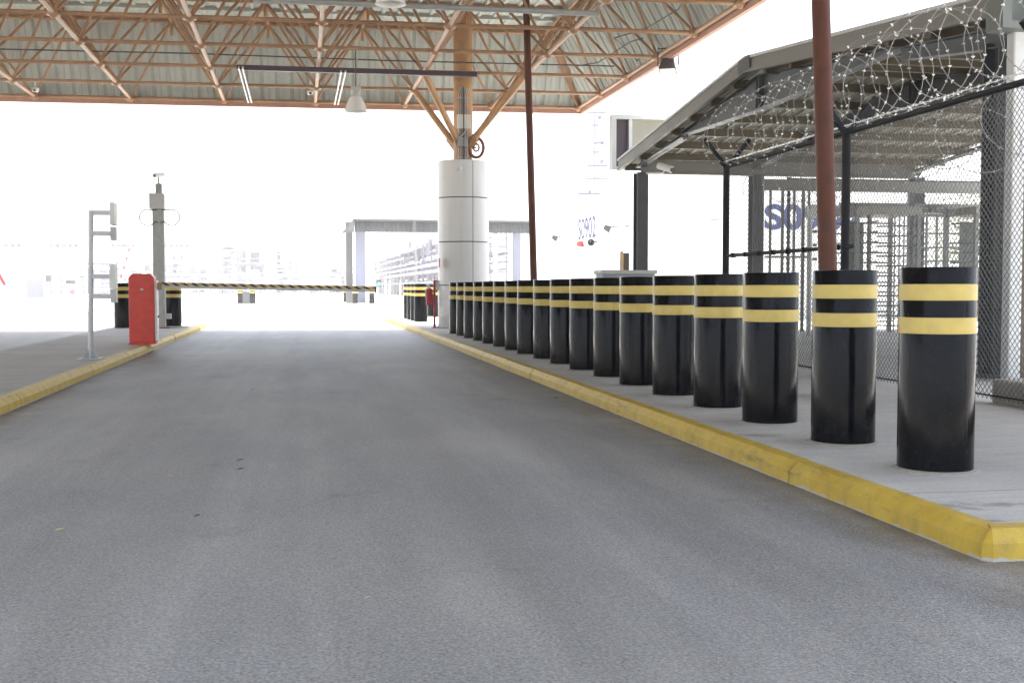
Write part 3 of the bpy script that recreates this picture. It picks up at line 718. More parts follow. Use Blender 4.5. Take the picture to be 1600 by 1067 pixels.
for o, z in ((.10, FZ + .10), (-.06, FZ + .06)):
    m.tube([(FX + o, fy0, z), (FX + o, fy1, z)], .0028, 4, cap=False)
    y = fy0 + 2
    while y < fy1:
        for a in (0, 1.57): 
            d = Vector((math.cos(a + y), 0, math.sin(a + y))) * .016; m.bar(Vector((FX + o, y, z)) - d, Vector((FX + o, y + .006, z)) + d, .003, .003)
        y += .13
m.build('barbed_strand', M['razor'], fen, smooth=False)

def razor(axis0, axis1, r, pitch, barb=.085, wob=.05, wr=.0042, bs=.019, seed=3):
    rnd = random.Random(seed); a, c = Vector(axis0), Vector(axis1); L = (c - a).length; t = (c - a) / L
    u = Vector((0, 0, 1)); s_ = t.cross(u).normalized(); turns = L / pitch; n = int(turns * 34); pts = []
    ph = [rnd.uniform(0, 6) for _ in range(4)]
    for k in range(n + 1):
        f = k / n; th = 2 * math.pi * turns * f; rr = r * (1 + wob * math.sin(turns * f * 2.1 + ph[0]) + wob * .6 * math.sin(th * 1.03 + ph[1]))
        lag = .45 * pitch * math.sin(th + ph[3])              # loops lean alternately, as a concertina's do
        pts.append(a + t * (L * f + lag) + s_ * rr * math.cos(th) + u * (rr * math.sin(th) + .03 * math.sin(turns * f * 1.7 + ph[2])))
    wire = MB(); wire.tube(pts, wr, 5, cap=False); m = MB()
    acc = 0
    for k in range(1, n):
        acc += (pts[k] - pts[k - 1]).length
        if acc > barb:
            acc = 0; d = (pts[k + 1] - pts[k - 1]).normalized(); x = d.orthogonal().normalized(); y = d.cross(x); an = rnd.uniform(0, 3)
            x2 = x * math.cos(an) + y * math.sin(an); p = pts[k]
            for q in (x2, d.cross(x2)):
                nn = d.cross(q) * .0016
                for sg in (1, -1):
                    tip = p + q * bs * sg + d * bs * .55
                    m.add([p - d * bs * .5 + nn, p + d * bs * .5 + nn, tip, p - d * bs * .5 - nn, p + d * bs * .5 - nn], [(0, 1, 2), (4, 3, 2), (0, 2, 3), (1, 4, 2), (0, 3, 4, 1)])
    return wire, m
def razor_thing(label, *a, **k):
    wire, m = razor(*a, **k); o = wire.build('razor_wire', M['rwire'], smooth=True); tag(o, label, 'razor wire')
    struct(m.build('barbs', M['razor'], o, smooth=False), 'stuff')
razor_thing('silver coil of razor wire lying in the V arms along the fence top', (FX, fy0 + 1.5, FZ + .46), (FX, fy1 + .1, FZ + .42), .41, .30, barb=.125, wr=.0037, bs=.021, wob=.10)
razor_thing('looser lower coil of razor wire sagging behind the fence mesh', (FX + .32, 6.2, FZ - .12), (FX + .42, 14.6, FZ - .3), .33, .62, seed=9, wob=.16, wr=.0034, barb=.13, bs=.018)

b = MB().box2((FX + .08, 5.0, PV - .005), (FX + .9, 9.05, .335))
tag(b.build('concrete_plinth', M['plinth'], smooth=False, bevel=.02), 'low rough concrete plinth at the foot of the fence by the near canopy column', 'plinth')

# ------------------------------------------------------------------ gabled turnstile canopy
CX0, CX1 = 7.25, 14.6
pA, pR, pB = gx(966, 249, CX0), gx(1165, 88, CX0), gx(1548, -12, CX0)     # far eave, ridge, near eave (top of the fascia)
can = thing('gabled_canopy', 'grey steel canopy with a low gabled roof over the turnstiles behind the fence', 'canopy', (CX0, pR.y, PV))
fh = .27
def lerpx(p, x): return Vector((x, p.y, p.z))
dn = Vector((0, 0, -fh))
for (a, c) in ((pA, pR), (pR, pB)):
    # fascia: C-shaped channel, lip above and below
    e = (c - a).normalized() * 0
    MB().prism([a, c, c + dn, a + dn], (.05, 0, 0)).build('fascia', M['fascia'], can, smooth=False)
    MB().prism([a + Vector((-.03, 0, .0)), c + Vector((-.03, 0, 0)), c + Vector((-.03, 0, -.045)), a + Vector((-.03, 0, -.045))], (.028, 0, 0)).build('fascia_lip', M['lgrey'], can, smooth=False)
    MB().prism([a + dn + Vector((-.03, 0, .06)), c + dn + Vector((-.03, 0, .06)), c + dn + Vector((-.03, 0, -.0)), a + dn + Vector((-.03, 0, -.0))], (.028, 0, 0)).build('fascia_lip', M['fascia'], can, smooth=False)
MB().prism([pR + Vector((-.036, .25, -.05)), pR + Vector((-.036, -.25, -.02)), pR + Vector((-.036, -.25, -.24)), pR + Vector((-.036, .25, -.27))], (.006, 0, 0)).build('ridge_plate', M['frame'], can, smooth=False)
for (a, c) in ((pA, pR), (pB, pR)):
    a1, c1 = a + Vector((.06, 0, -.16)), c + Vector((.06, 0, -.16)); ln = CX1 - CX0 - .06
    ribbed(a1, a1 + Vector((ln, 0, 0)), c1 - a1, .33, .04, .06, flip=1 if c is pR and a is pA else -1).build('roof_sheet', M['csheet'], can, smooth=False)
    k = 7
    for i in range(k):
        f = (i + .35) / k; q = a1.lerp(c1, f) + Vector((0, 0, -.10))
        MB().box((q.x + ln / 2, q.y, q.z), (ln, .09, .15)).build('purlin', M['purlin'], can, smooth=False)
cz = lambda y: (pR.z + (pA.z - pR.z) * (y - pR.y) / (pA.y - pR.y)) if y > pR.y else (pR.z + (pB.z - pR.z) * (pR.y - y) / (pR.y - pB.y))
YF, YN = 25.15, 11.55
for x in (7.55, 10.3, 14.3):
    for (ye, yr) in ((YF, pR.y), (YN, pR.y)):
        t = lambda f: ye + (yr - ye) * f
        y1 = 22.1 if ye == YF else 13.6; zA0 = gx(990, 263, 7.55).z if ye == YF else 3.72; zA1 = gx(1062, 218, 7.55).z if ye == YF else 4.0
        e = .12 if ye == YF else -.12
        mA, mB = MB(), MB()
        topA = [(ye + e, cz(ye + e) - .34), (y1, cz(y1) - .34)]; botA = [(ye + e, zA0), (y1, zA1)]
        topB = [(y1, cz(y1) - .30), (yr, cz(yr) - .30)]; botB = [(y1, 4.16), (yr, 4.08)]
        for m, tp_, bt_ in ((mA, topA, botA), (mB, topB, botB)):
            m.prism([Vector((x, y, z)) for y, z in tp_] + [Vector((x, y, z)) for y, z in reversed(bt_)], (.014, 0, 0))
            for (y0, z0), (yq, zq) in (tp_, bt_): m.bar((x + .007, y0, z0), (x + .007, yq, zq), .19, .018)
        mB.bar((x - .05, yr + e * .5, 4.09), (x - .05, yr + e * .5, cz(yr) - .32), .016, .09)
        mA.bar((x + .007, y1, zA1 - .05), (x + .007, y1, cz(y1) - .3), .2, .03)
        mA.build('rafter', M['frame'], can, smooth=False); mB.build('rafter', M['frame'], can, smooth=False)
    for y in (YF, YN):
        if x == 14.3 and y == YN: continue
        z1 = cz(y) - .48; m = MB()
        m.box((x + .0, y, (PV + z1) / 2), (.012, .26, z1 - PV)); 
        for s_ in (-1, 1): m.box((x, y + s_ * .14, (PV + z1) / 2), (.26, .02, z1 - PV))
        cl = m.build('column', M['frame'], can, smooth=False)
        MB().box((x, y, PV + .015), (.4, .4, .03)).build('base_plate', M['frame'], cl, smooth=False)
for y in (YF, YN):
    z1 = (gy(1060, 272, YF).z + .44) if y == YF else cz(y) - .45; m = MB()
    m.box(((7.5 + 14.3) / 2, y + .01, z1 + .06 - .25), (6.7, .02, .48)); m.box(((7.5 + 14.3) / 2, y, z1 + .06 - .50), (6.7, .16, .03)); m.box(((7.5 + 14.3) / 2, y, z1 + .05), (6.7, .16, .03))
    m.build('eave_beam', M['fascia'], can, smooth=False)
# parapet end frame at each eave
for (u0, v0, u1, v1, y) in ((957, 179, 1012, 266, 26.9), (1569, -60, 1640, 46, 10.75)):
    a, c = gy(u0, v0, y), gy(u1, v1, y); X0, X1, Z0, Z1 = a.x, c.x, c.z, a.z; m = MB(); fw = .10
    m.box2((X0, y, Z0), (X0 + fw, y + .3, Z1)); m.box2((X0 + fw, y, Z1 - fw), (CX1, y + .3, Z1)); m.box2((X0 + fw, y, Z0), (CX1, y + .3, Z0 + fw * .7))
    m.box2((X0 + .42, y + .02, Z0 + fw * .7), (X0 + .50, y + .28, Z1 - fw)).build('parapet_frame', M['lgrey'] if y > 20 else M['hood'], can, smooth=False)
    MB().box2((X0 + fw, y + .14, Z0 + fw * .7), (X0 + .42, y + .16, Z1 - fw)).build('parapet_panel', M['purple'] if y > 20 else M['hood'], can, smooth=False)  # far panel is dark to paint in the shade of the open recess
    if y < 20: MB().box2((X0 + .5, y + .05, Z0 + fw * .7), (CX1, y + .07, Z1 - fw)).build('parapet_panel', M['hood'], can, smooth=False)
    else: MB().box2((X0 + .5, y + .14, Z0 + fw * .7), (CX1, y + .16, Z1 - fw)).build('parapet_panel', M['csheet'], can, smooth=False)
# white downpipe by the near column
a = gy(1580, 560, 11.0)
dp = tag(MB().box((a.x - .01, 11.0, 2.05), (.15, .14, 3.84)).build('downpipe', M['lgrey'], smooth=False, bevel=.02), 'white square downpipe beside the near canopy column', 'downpipe')
tag(MB().box((a.x + .30, 11.1, 2.1), (.42, .08, 3.9)).build('side_panel_post', M['purlin'], smooth=False, bevel=.01), 'dull brown flat post right of the white downpipe at the picture edge', 'post')
# camera under the canopy
q = gx(1040, 262, 7.95)
t = thing('security_camera', 'white camera under the far end of the turnstile canopy', 'camera', q)
MB().tube([q + Vector((-.12, .14, .06)), q + Vector((.1, -.14, -.06))], .075, 12).build('housing', M['white'], t)
MB().tube([q + Vector((.102, -.143, -.061)), q + Vector((.11, -.155, -.064))], .055, 12).build('lens', M['lens'], t)
MB().tube([q, q + Vector((-.05, .02, -.12)), q + Vector((-.35, .3, -.1))], .02, 6).build('bracket', M['white'], t)
# box behind the bollards
q = gz(983, 480, PV); a, c = gy(940, 422, 17.2), gy(1027, 434, 17.2)
t = thing('cable_cabinet', 'low pale grey cabinet behind the bollards under the canopy corner', 'cabinet', ((a.x + c.x) / 2, 17.4, PV))
MB().box(((a.x + c.x) / 2, 17.45, (PV + a.z) / 2), (c.x - a.x - .06, .45, a.z - PV - .05)).build('body', M['grey'], t, smooth=False, bevel=.01)
MB().box(((a.x + c.x) / 2, 17.45, a.z - .03), (c.x - a.x, .52, .06)).build('lid', M['lgrey'], t, smooth=False, bevel=.01)
a, c = gy(969, 393, 27.5), gy(983, 424, 27.5)
t = thing('notice_board', 'small pale wooden board on a post left of the far canopy column', 'board', ((a.x + c.x) / 2, 27.5, PV))
MB().box2((a.x, 27.48, PV), (a.x + .08, 27.54, a.z)).build('post', M['board'], t, smooth=False)
MB().box2((a.x + .09, 27.5, c.z - .3), (c.x, 27.52, a.z - .04)).build('panel', M['purlin'], t, smooth=False)

# ------------------------------------------------------------------ turnstile line
TY = 24.6
def tx(u): return gy(u, 400, TY).x
def tz(v, u=1400): return gy(u, v, TY).z
gt = thing('gate_beam', 'long grey lintel beam over the turnstile line, on slim posts', 'beam', (tx(1195), TY, PV))
MB().box2((tx(1192), TY - .06, tz(301)), (tx(1600), TY + .06, tz(284))).build('lintel', M['fascia'], gt, smooth=False)
MB().box2((tx(1310), TY - .05, tz(333)), (tx(1600), TY + .03, tz(318))).build('rail', M['fascia'], gt, smooth=False)
for u in (1422, 1540, 1598): MB().box2((tx(u) - .06, TY - .055, PV), (tx(u) + .06, TY + .055, tz(301))).build('post', M['frame'], gt, smooth=False)
bf = thing('bar_fence', 'grey vertical bar fence between the rear canopy column and the turnstiles', 'fence', (tx(1195), TY, PV))
for u, w_ in ((1203, .05), (1222, .06), (1240, .05), (1254, .07), (1263, .05)):
    MB().box2((tx(u) - w_ / 2, TY - .02, PV), (tx(u) + w_ / 2, TY + .02, tz(300))).build('bar', M['tsteel'], bf, smooth=False)
MB().box2((tx(1196), TY - .03, tz(404)), (tx(1266), TY + .03, tz(401))).build('rail', M['tsteel'], bf, smooth=False)
def turnstile(u0, u1, vt, label, y=TY - 1.2):
    x0 = gy(u0, 400, y).x; x1 = gy(u1, 400, y).x; zt = gy((u0 + u1) / 2, vt, y).z
    t = thing('turnstile', label, 'turnstile', ((x0 + x1) / 2, y, PV), 'full height turnstiles')
    for xx in (x0, x1):
        for yy_ in (y - .6, y + .6): MB().box2((xx - .04, yy_ - .04, PV), (xx + .04, yy_ + .04, zt)).build('post', M['tsteel'], t, smooth=False)
    MB().box2((x0 - .05, y - .66, zt), (x1 + .05, y + .66, zt + .17)).build('header', M['fascia'], t, smooth=False, bevel=.01)
    xr = x0 + (x1 - x0) * .42
    MB().tube([(xr, y, PV), (xr, y, zt)], .05, 12).build('rotor', M['tsteel'], t)
    n = 11
    for ang_ in (15, 135, 255):
        m = MB(); d = Vector((math.cos(R(ang_)), math.sin(R(ang_)), 0)) * (x1 - x0) * .52
        for k in range(n):
            z = PV + .25 + k * (zt - PV - .4) / (n - 1); m.tube([(xr, y, z), (xr + d.x, y + d.y, z)], .019, 8)
        m.build('arm_wing', M['tsteel'], t)
    m = MB()
    for k in range(n):
        z = PV + .17 + k * (zt - PV - .4) / (n - 1)
        m.tube([(x1 - .02, y - .55, z), (x1 - .25, y - .5, z), (xr + .12, y - .1, z)], .017, 6)
    m.build('comb_barrier', M['tsteel'], t)
    m = MB()
    for k in range(7): 
        yy_ = y - .6 + k * .2; m.box2((x1 - .012, yy_ - .012, PV), (x1 + .012, yy_ + .012, zt))
    m.build('side_bars', M['tsteel'], t, smooth=False)
    MB().box2((x0 + (x1 - x0) * .26, y + .58, PV), (x0 + (x1 - x0) * .54, y + .64, zt - .1)).build('panel', M['hood'], t, smooth=False)
    return t
turnstile(1318, 1412, 338, 'full height turnstile with stacked horizontal arms, beside the black fence post')
turnstile(1500, 1590, 338, 'full height turnstile partly hidden by the near canopy column')
# gate leaf with grid and closer on top
gd = thing('grid_gate', 'grey pedestrian gate of square grid bars between the two turnstiles', 'gate', (tx(1455), TY - 1, PV))
y = TY - 1.0; x0, x1 = gy(1431, 400, y).x, gy(1479, 400, y).x; zt = gy(1455, 337, y).z
for xx in (x0, x1): MB().box2((xx - .035, y - .03, PV), (xx + .035, y + .03, zt + .03)).build('stile', M['tsteel'], gd, smooth=False)
MB().box2((x0, y - .03, zt - .03), (x1, y + .03, zt + .04)).build('top_rail', M['tsteel'], gd, smooth=False)
for k in (1, 2): xx = x0 + (x1 - x0) * k / 3; MB().box2((xx - .02, y - .02, PV), (xx + .02, y + .02, zt)).build('bar', M['tsteel'], gd, smooth=False)
for v in (365, 387, 408, 430, 455): z = gy(1455, v, y).z; MB().box2((x0, y - .016, z - .02), (x1 + .9, y + .016, z + .02)).build('rail', M['tsteel'], gd, smooth=False)
m = MB(); zz = zt + .05
m.tube([(x0, y, zz), (x0, y, zz + .12), (x0 + .3, y, zz + .17), (x1 - .1, y, zz + .16), (x1, y, zz + .1), (x1, y, zz)], .016, 6); m.tube([(x0, y, zz + .1), (x1, y, zz)], .012, 6); m.tube([(x0, y, zz), (x1, y, zz + .1)], .012, 6)
m.box(((x0 + x1) / 2, y, zz + .09), (.13, .12, .13)).build('lock_box', M['frame'], gd, smooth=False)
# card reader hood left of the turnstile
q0 = gy(1262, 321, TY - 2); q1 = gy(1280, 340, TY - 2)
t = thing('card_reader', 'grey hooded card reader box on a post left of the thick brown pipe', 'card reader', ((q0.x + q1.x) / 2, TY - 2, PV))
MB().box2((q0.x, TY - 2.1, q1.z), (q1.x + .06, TY - 1.9, q0.z)).build('hood', M['pole'], t, smooth=False, bevel=.02)
MB().tube([(q0.x + .06, TY - 2, PV), (q0.x + .06, TY - 2, q1.z)], .045, 10).build('post', M['pole'], t)
for k, v in enumerate((362, 383, 405)): q = gy(1273, v, TY - 2); MB().box((q.x, TY - 2, q.z), (.07, .07, .06)).build('fixing', M['plastic'], t, smooth=False)

# rear fence with razor wire, V post
RY = 28.6
rf = thing('rear_fence', 'farther chain link fence with a V topped post behind the turnstile beam', 'fence', (gy(1430, 290, RY).x, RY, PV))
q = gy(1430, 283, RY)
for dx in (0, -3.6, 3.6):
    ps_ = MB().tube([(q.x + dx, RY, PV), (q.x + dx, RY, q.z)], .045, 10).build('post', M['fblack'], rf)
    for s_ in (-1, 1): MB().bar((q.x + dx, RY, q.z - .02), (q.x + dx + s_ * .30, RY, q.z + .44), .04, .04).build('arm', M['fblack'], ps_, smooth=False)
MB().tube([(q.x - 3.6, RY, q.z), (q.x + 6, RY, q.z)], .022, 8).build('rail', M['fblack'], rf)
chainlink(q.x - 3.6, q.x + 4, PV, q.z, pitch=.11, r=.003, place=lambda y, z, o: (y, RY + o, z)).build('chain_link', M['wire'], rf, smooth=False)
razor_thing('razor wire coil on the farther fence seen above the turnstile beam', (q.x - 3.6, RY, q.z + .1), (q.x + 5, RY, q.z + .1), .36, .3, barb=.2, wr=.006, seed=5)

# ------------------------------------------------------------------ white building S0902
BX, BY0, BY1, BZ = 13.6, 34.5, 66.0, 5.25
wb = thing('white_building', 'plain white building marked S0902 in blue, behind the canopy', 'building', (BX, BY0, 0))
MB().box2((BX, BY0, -.03), (BX + 14, BY1, BZ)).build('wall', M['wall'], wb, smooth=False)
MB().box2((BX - .06, BY0 - .06, BZ), (BX + 14.06, BY1 + .06, BZ + .14)).build('roof_edge', M['white'], wb, smooth=False)
a, c = gx(903, 373, BX - .01), gx(937, 366, BX - .01); zb = gx(920, 372, BX).z; ht = gx(920, 339, BX).z - zb
text('lettering', 'S0902', ht / .70, (BX - .012, a.y, zb), (R(90), 0, R(-90)), M['blue'], wb, sx=(a.y - c.y) / (ht / .70 * 2.95), bold=.012)
a = gy(1195, 357, BY0 - .01); zt = gy(1195, 320, BY0 - .01); hh = zt.z - a.z
text('lettering', 'S0902', hh / .70, (a.x - .02, BY0 - .012, a.z), (R(90), 0, 0), M['blue'], wb, sx=1.28, bold=.034)
for (u, v, lab) in ((868, 372, 'grey wall floodlight left of the S0902 lettering'), (950, 357, 'grey wall floodlight right of the S0902 lettering')):
    q = gx(u, v, BX - .9)
    t = flood(q, 'wall_floodlight', lab, (R(25), 0, R(60)), 1.05, hang=.1); t['group'] = 'floodlights on the white building'
    MB().tube([q + Vector((0, 0, .08)), Vector((BX, q.y, q.z + .1))], .03, 6).build('arm', M['plastic'], t)
q = gy(1117, 348, BY0 - .5)
t = flood(q, 'wall_floodlight', 'grey wall floodlight on the white building seen left of the fence post', (R(25), 0, R(-20)), .8, hang=.1); t['group'] = 'floodlights on the white building'
MB().tube([q + Vector((0, 0, .08)), Vector((q.x + .3, BY0, q.z + .1))], .03, 6).build('arm', M['plastic'], t)
q = gx(923, 378, BX - .3); m = MB(); mt_ = Matrix.Rotation(R(90), 3, 'X') @ Matrix.Rotation(R(20), 3, 'Y')
tag(m.lathe([(.02, .2), (.05, .08), (.10, -.12), (.17, -.24), (.15, -.24), (.03, .08)], q, 14, Matrix.Rotation(R(-80), 3, 'X') @ Matrix.Rotation(R(10), 3, 'Y')).tube([q, (BX, q.y, q.z)], .03, 6).build('alarm_horn', M['plastic']), 'grey horn loudspeaker just under the S0902 lettering', 'horn')
q = gx(906, 381, BX - .12)
t = thing('warning_lights', 'pair of small red lamps under the S0902 lettering', 'lamp', q)
for d in (-.22, .22): MB().lathe([(.001, -.1), (.11, -.1), (.11, .05), (.07, .12), (.001, .13)], q + Vector((0, d, 0)), 12).build('lamp', M['red'], t)
MB().box((BX - .06, q.y, q.z - .12), (.12, .8, .05)).build('bracket', M['plastic'], t, smooth=False)

# tree behind the turnstiles
def tree(x, y, h, r, label, seed):
    rnd = random.Random(seed); t = thing('tree', label, 'tree', (x, y, -.02)); m = MB()
    m.tube([(x, y, -.02), (x + .08, y, h * .3), (x - .05, y + .1, h * .55)], .14, 10, r2=.07)
    tips = []
    for k in range(9):
        a = rnd.uniform(0, 6.28); e = rnd.uniform(.2, 1.1); s0 = Vector((x, y, h * rnd.uniform(.3, .55)))
        tip = s0 + Vector((math.cos(a) * math.cos(e), math.sin(a) * math.cos(e), math.sin(e))) * r * rnd.uniform(.6, 1.1)
        m.tube([s0, s0.lerp(tip, .5) + Vector((0, 0, .1)), tip], .045, 6, r2=.012); tips.append(tip)
    m.build('trunk', M['bark'], t); c = MB()
    for k in range(3600):
        base = rnd.choice(tips) if rnd.random() < .8 else Vector((x, y, h * .7))
        p = base + Vector((rnd.gauss(0, 1), rnd.gauss(0, 1), rnd.gauss(0, .8))) * r * .27
        u = Vector((rnd.uniform(-1, 1), rnd.uniform(-1, 1), rnd.uniform(-1, 1))).normalized(); w_ = u.orthogonal().normalized(); s_ = rnd.uniform(.03, .075)
        c.add([p - u * s_, p + w_ * s_ * .5, p + u * s_, p - w_ * s_ * .5], [(0, 1, 2, 3)])
    c.build('crown', M['leaf'], t, smooth=False); return t
q = gy(1525, 265, 31.5); tree(q.x, 31.5, 4.7, 1.5, 'thin dusty green tree beyond the turnstiles near the tall column', 4)

# ------------------------------------------------------------------ far shelter, pipe rack, mast, plant
SY = 88.
def sx_(u): return gy(u, 440, SY).x
def sz_(v, u=600): return gy(u, v, SY).z
sh = thing('shelter', 'open roadside shelter with a grey corrugated roof on white posts beyond the boom', 'shelter', (sx_(560), SY, -.02))
X0, X1 = sx_(553), sx_(832); zt, zb = sz_(343), sz_(363); dpt = 9.
ribbed((X0 + .1, SY + .2, zb), (X1, SY + .2, zb), (0, .6, zt - zb - .1), .35, .05, .07).build('soffit_sheet', M['shel'], sh, smooth=False)
MB().box2((X0, SY, zt - .1), (X1, SY + dpt, zt + .03)).build('roof_slab', M['shel'], sh, smooth=False)
MB().prism([(sx_(535), SY, zb - .05), (X0, SY, zt + .02), (X0 + .2, SY, zt - .02), (sx_(538), SY, zb - .05)], (0, dpt, 0)).build('side_eave', M['shel'], sh, smooth=False)
MB().prism([(sx_(535), SY - .12, zb - .08), (X0 + .05, SY - .12, zt + .05), (X0 + .05, SY - .12, zb - .02)], (0, .1, 0)).build('eave_shade_plate', M['shel'], sh, smooth=False)  # dark plate added to stand in for the shaded underside of the eave
for xx in (sx_(648),): MB().box2((xx - .12, SY + .05, zb), (xx + .12, SY + .18, zt - .1)).build('roof_rib', M['frame'], sh, smooth=False)
for u0, u1, yy_, mt_ in ((541, 551, SY + 2.2, 'shel'), (556, 571, SY + 1.2, 'plantd'), (772, 778, SY + 1, 'grey'), (803, 814, SY + 1.2, 'plantd')):
    MB().box2((gy(u0, 440, yy_).x, yy_, -.02), (gy(u1, 440, yy_).x, yy_ + .6, zt - .1)).build('post', M[mt_], sh, smooth=False)
q = gz(385, 474); tag(MB().box2((gy(378, 460, q.y).x, q.y, -.02), (gy(392, 460, q.y).x, q.y + .6, .85)).build('control_cabinet', M['shel'], smooth=False, bevel=.02), 'small pale cabinet between two far bollards beneath the boom', 'cabinet')
q = gz(549, 474); tag(MB().box2((gy(543, 460, q.y).x, q.y + 1, -.02), (gy(552, 460, q.y).x, q.y + 1.6, .85)).build('control_cabinet', M['shel'], smooth=False, bevel=.02), 'small pale cabinet beside the far bollards at the shelter posts', 'cabinet')
q = gy(592, 443, 92); t = thing('traffic_signal', 'small green signal lamp right of the boom tip', 'signal', (q.x, 92, -.02))
MB().box((q.x, 92, q.z), (.34, .25, .55)).build('housing', M['plastic'], t, smooth=False); MB().lathe([(.001, 0), (.13, 0), (.10, .05), (.001, .06)], (q.x, 91.87, q.z - .05), 12, Matrix.Rotation(R(90), 3, 'X')).build('lens', M['green'], t)
MB().tube([(q.x, 92, -.02), (q.x, 92, q.z - .25)], .05, 6).build('post', M['grey'], t)

# pipe rack running away on the right
rk = thing('pipe_rack', 'long steel pipe rack with stacked pipes seen under the far shelter roof', 'pipe rack', (16, 112, -.02))
rnd = random.Random(2)
for k in range(14):
    y = 108 + k * 9.5; m = MB()
    for x in (14.2, 19.2): m.box2((x - .07, y - .07, -.02), (x + .07, y + .07, 6.9 - .9 * (k % 3)))
    for z in (2.6, 4.0, 5.0, 5.8)[:3 + (k % 3 == 0)]: m.box2((14.0, y - .05, z - .07), (19.4, y + .05, z + .07))
    m.build('bent', M['rackd'], rk, smooth=False)
for z in (1.5, 2.6, 3.3, 4.0, 5.0, 5.8):
    for q in range(8):
        r_ = rnd.choice((.09, .12, .2, .3)); x = 14.2 + q * .66 + rnd.uniform(-.1, .1)
        ya = 106 + rnd.choice((-2, -1, 0, 12, 30, 55)); MB().tube([(x, ya, .2 if ya > 110 else z + .1 + r_), (x, ya + .2, z + .13 + r_), (x, 238 - rnd.choice((0, 0, 40, 70)), z + .13 + r_)], r_, 8).build('pipe', M['rackd' if rnd.random() < .5 else 'plantd'], rk)
for k in range(22):
    y = 108 + k * 5.5 + rnd.uniform(-3, 3); x = 14 + rnd.uniform(0, 1); m = MB()
    m.tube([(x, y, -.02), (x, y, rnd.uniform(4, 7.5))], rnd.uniform(.12, .3), 8).build('riser', M['rackd'], rk)
# lattice mast
q = gy(930, 330, 150.); ms = thing('lattice_mast', 'thin pale lattice antenna mast with cross arms behind the white building', 'mast', (q.x, 150, -.02))
zt = gy(930, 178, 150.).z; m = MB()
for a in range(3):
    o = Vector((.35 * math.cos(a * 2.1), .35 * math.sin(a * 2.1), 0)); m.tube([(q.x + o.x, 150 + o.y, -.02), (q.x + o.x * .6, 150 + o.y * .6, zt)], .05, 5)
z = 0
while z < zt - 1:
    m.tube([(q.x - .3, 150, z), (q.x + .3, 150, z + .8)], .03, 4); m.tube([(q.x + .3, 150, z), (q.x - .3, 150, z + .8)], .03, 4); z += .8
m.build('tower', M['mastd'], ms)
for (u0, u1, v) in ((918, 948, 176), (918, 935, 196), (926, 940, 224), (925, 936, 238), (917, 950, 259), (914, 951, 279), (903, 944, 303), (913, 934, 324)):
    MB().bar(gy(u0, v, 149.6), gy(u1, v, 149.6), .14, .24).build('cross_arm', M['mastd'], ms, smooth=False)
for (u, v) in ((937, 184), (941, 224), (940, 253), (921, 300), (920, 311)):
    p_ = gy(u, v, 149.4); MB().box(p_, (.4, .3, .5)).build('antenna', M['mastd'], ms, smooth=False)

# process plant on the horizon
def plant(u0, u1, v0, Y, label, seed, levels=5):
    rnd = random.Random(seed); x0, x1 = gy(u0, 440, Y).x, gy(u1, 440, Y).x; zt = gy(u0, v0, Y).z; t = thing('process_unit', label, 'plant', ((x0 + x1) / 2, Y, -.02), 'process units on the skyline')
    m = MB(); nx = max(2, int((x1 - x0) / 4) + 1)
    for i in range(nx):
        x = x0 + (x1 - x0) * i / (nx - 1)
        for d in (0, 7): MB().box2((x - .2, Y + d - .2, -.02), (x + .2, Y + d + .2, zt)).build('leg', M['plant'], t, smooth=False)
    for k in range(levels):
        z = zt * (k + 1) / levels; MB().box2((x0 - .4, Y - .4, z - .22), (x1 + .4, Y + 7.4, z)).build('floor', M['plant'], t, smooth=False)
        m = MB()
        for zz in (.5, 1.0): m.bar((x0 - .4, Y - .4, z + zz), (x1 + .4, Y - .4, z + zz), .06, .06)
        m.build('railing', M['plant'], t, smooth=False)
    for k in range(int((x1 - x0) / 2.2) + 2):
        x = rnd.uniform(x0, x1); r_ = rnd.uniform(.5, 1.2); z1 = rnd.uniform(.4, 1.25) * zt
        MB().lathe([(.001, 0), (r_, 0), (r_, z1 - r_ * .5), (r_ * .7, z1 - .1), (.001, z1)], (x, Y + 3.5 + rnd.uniform(-2, 2), -.02), 14).build('vessel', M['plantd' if rnd.random() < .5 else 'plant'], t)
    for k in range(4):
        x = rnd.uniform(x0, x1); z = rnd.uniform(.3, .9) * zt
        MB().tube([(x - 3, Y - .8, z), (x + 2, Y - .8, z), (x + 2, Y - .8, z - 2)], .25, 6).build('pipe', M['plantd'], t)
    return t
units = [(86, 100, 415, 230, 'slim process tower left of the reader stand', 6), (104, 134, 412, 250, 'low process unit seen through the arms of the reader stand', 4), (160, 180, 402, 240, 'process unit just behind the reader panels', 5),
         (204, 236, 412, 250, 'low process unit above the red barrier cabinet', 4), (259, 278, 395, 230, 'tall process unit right of the grey camera pole', 6), (282, 340, 418, 260, 'long low process unit right of the camera pole', 3),
         (345, 365, 384, 230, 'tall slim process unit above the left part of the boom', 7), (372, 412, 392, 240, 'broad process unit above the middle of the boom', 6), (432, 453, 386, 235, 'tall slim process unit above the right half of the boom', 7), (455, 470, 415, 260, 'small low process unit right of the tallest slim one', 3),
         (517, 540, 414, 240, 'small process unit left of the shelter posts', 4)]
for k, (u0, u1, v0, Y, lab, lv) in enumerate(units): plant(u0, u1, v0, Y, lab, 20 + k, lv)
bd = thing('pipe_bridge', 'long low hazy band of pipework along the horizon behind the boom', 'pipe rack', (gy(300, 440, 215).x, 215, -.02))
rnd = random.Random(11); bx0, bx1 = gy(64, 440, 215).x, gy(532, 440, 215).x
for k in range(30):
    x = bx0 + (bx1 - bx0) * k / 29; MB().box2((x - .16, 214.8, -.02), (x + .16, 215.2, 3.4 + 1.6 * rnd.random())).build('support', M['plantd'], bd, smooth=False)
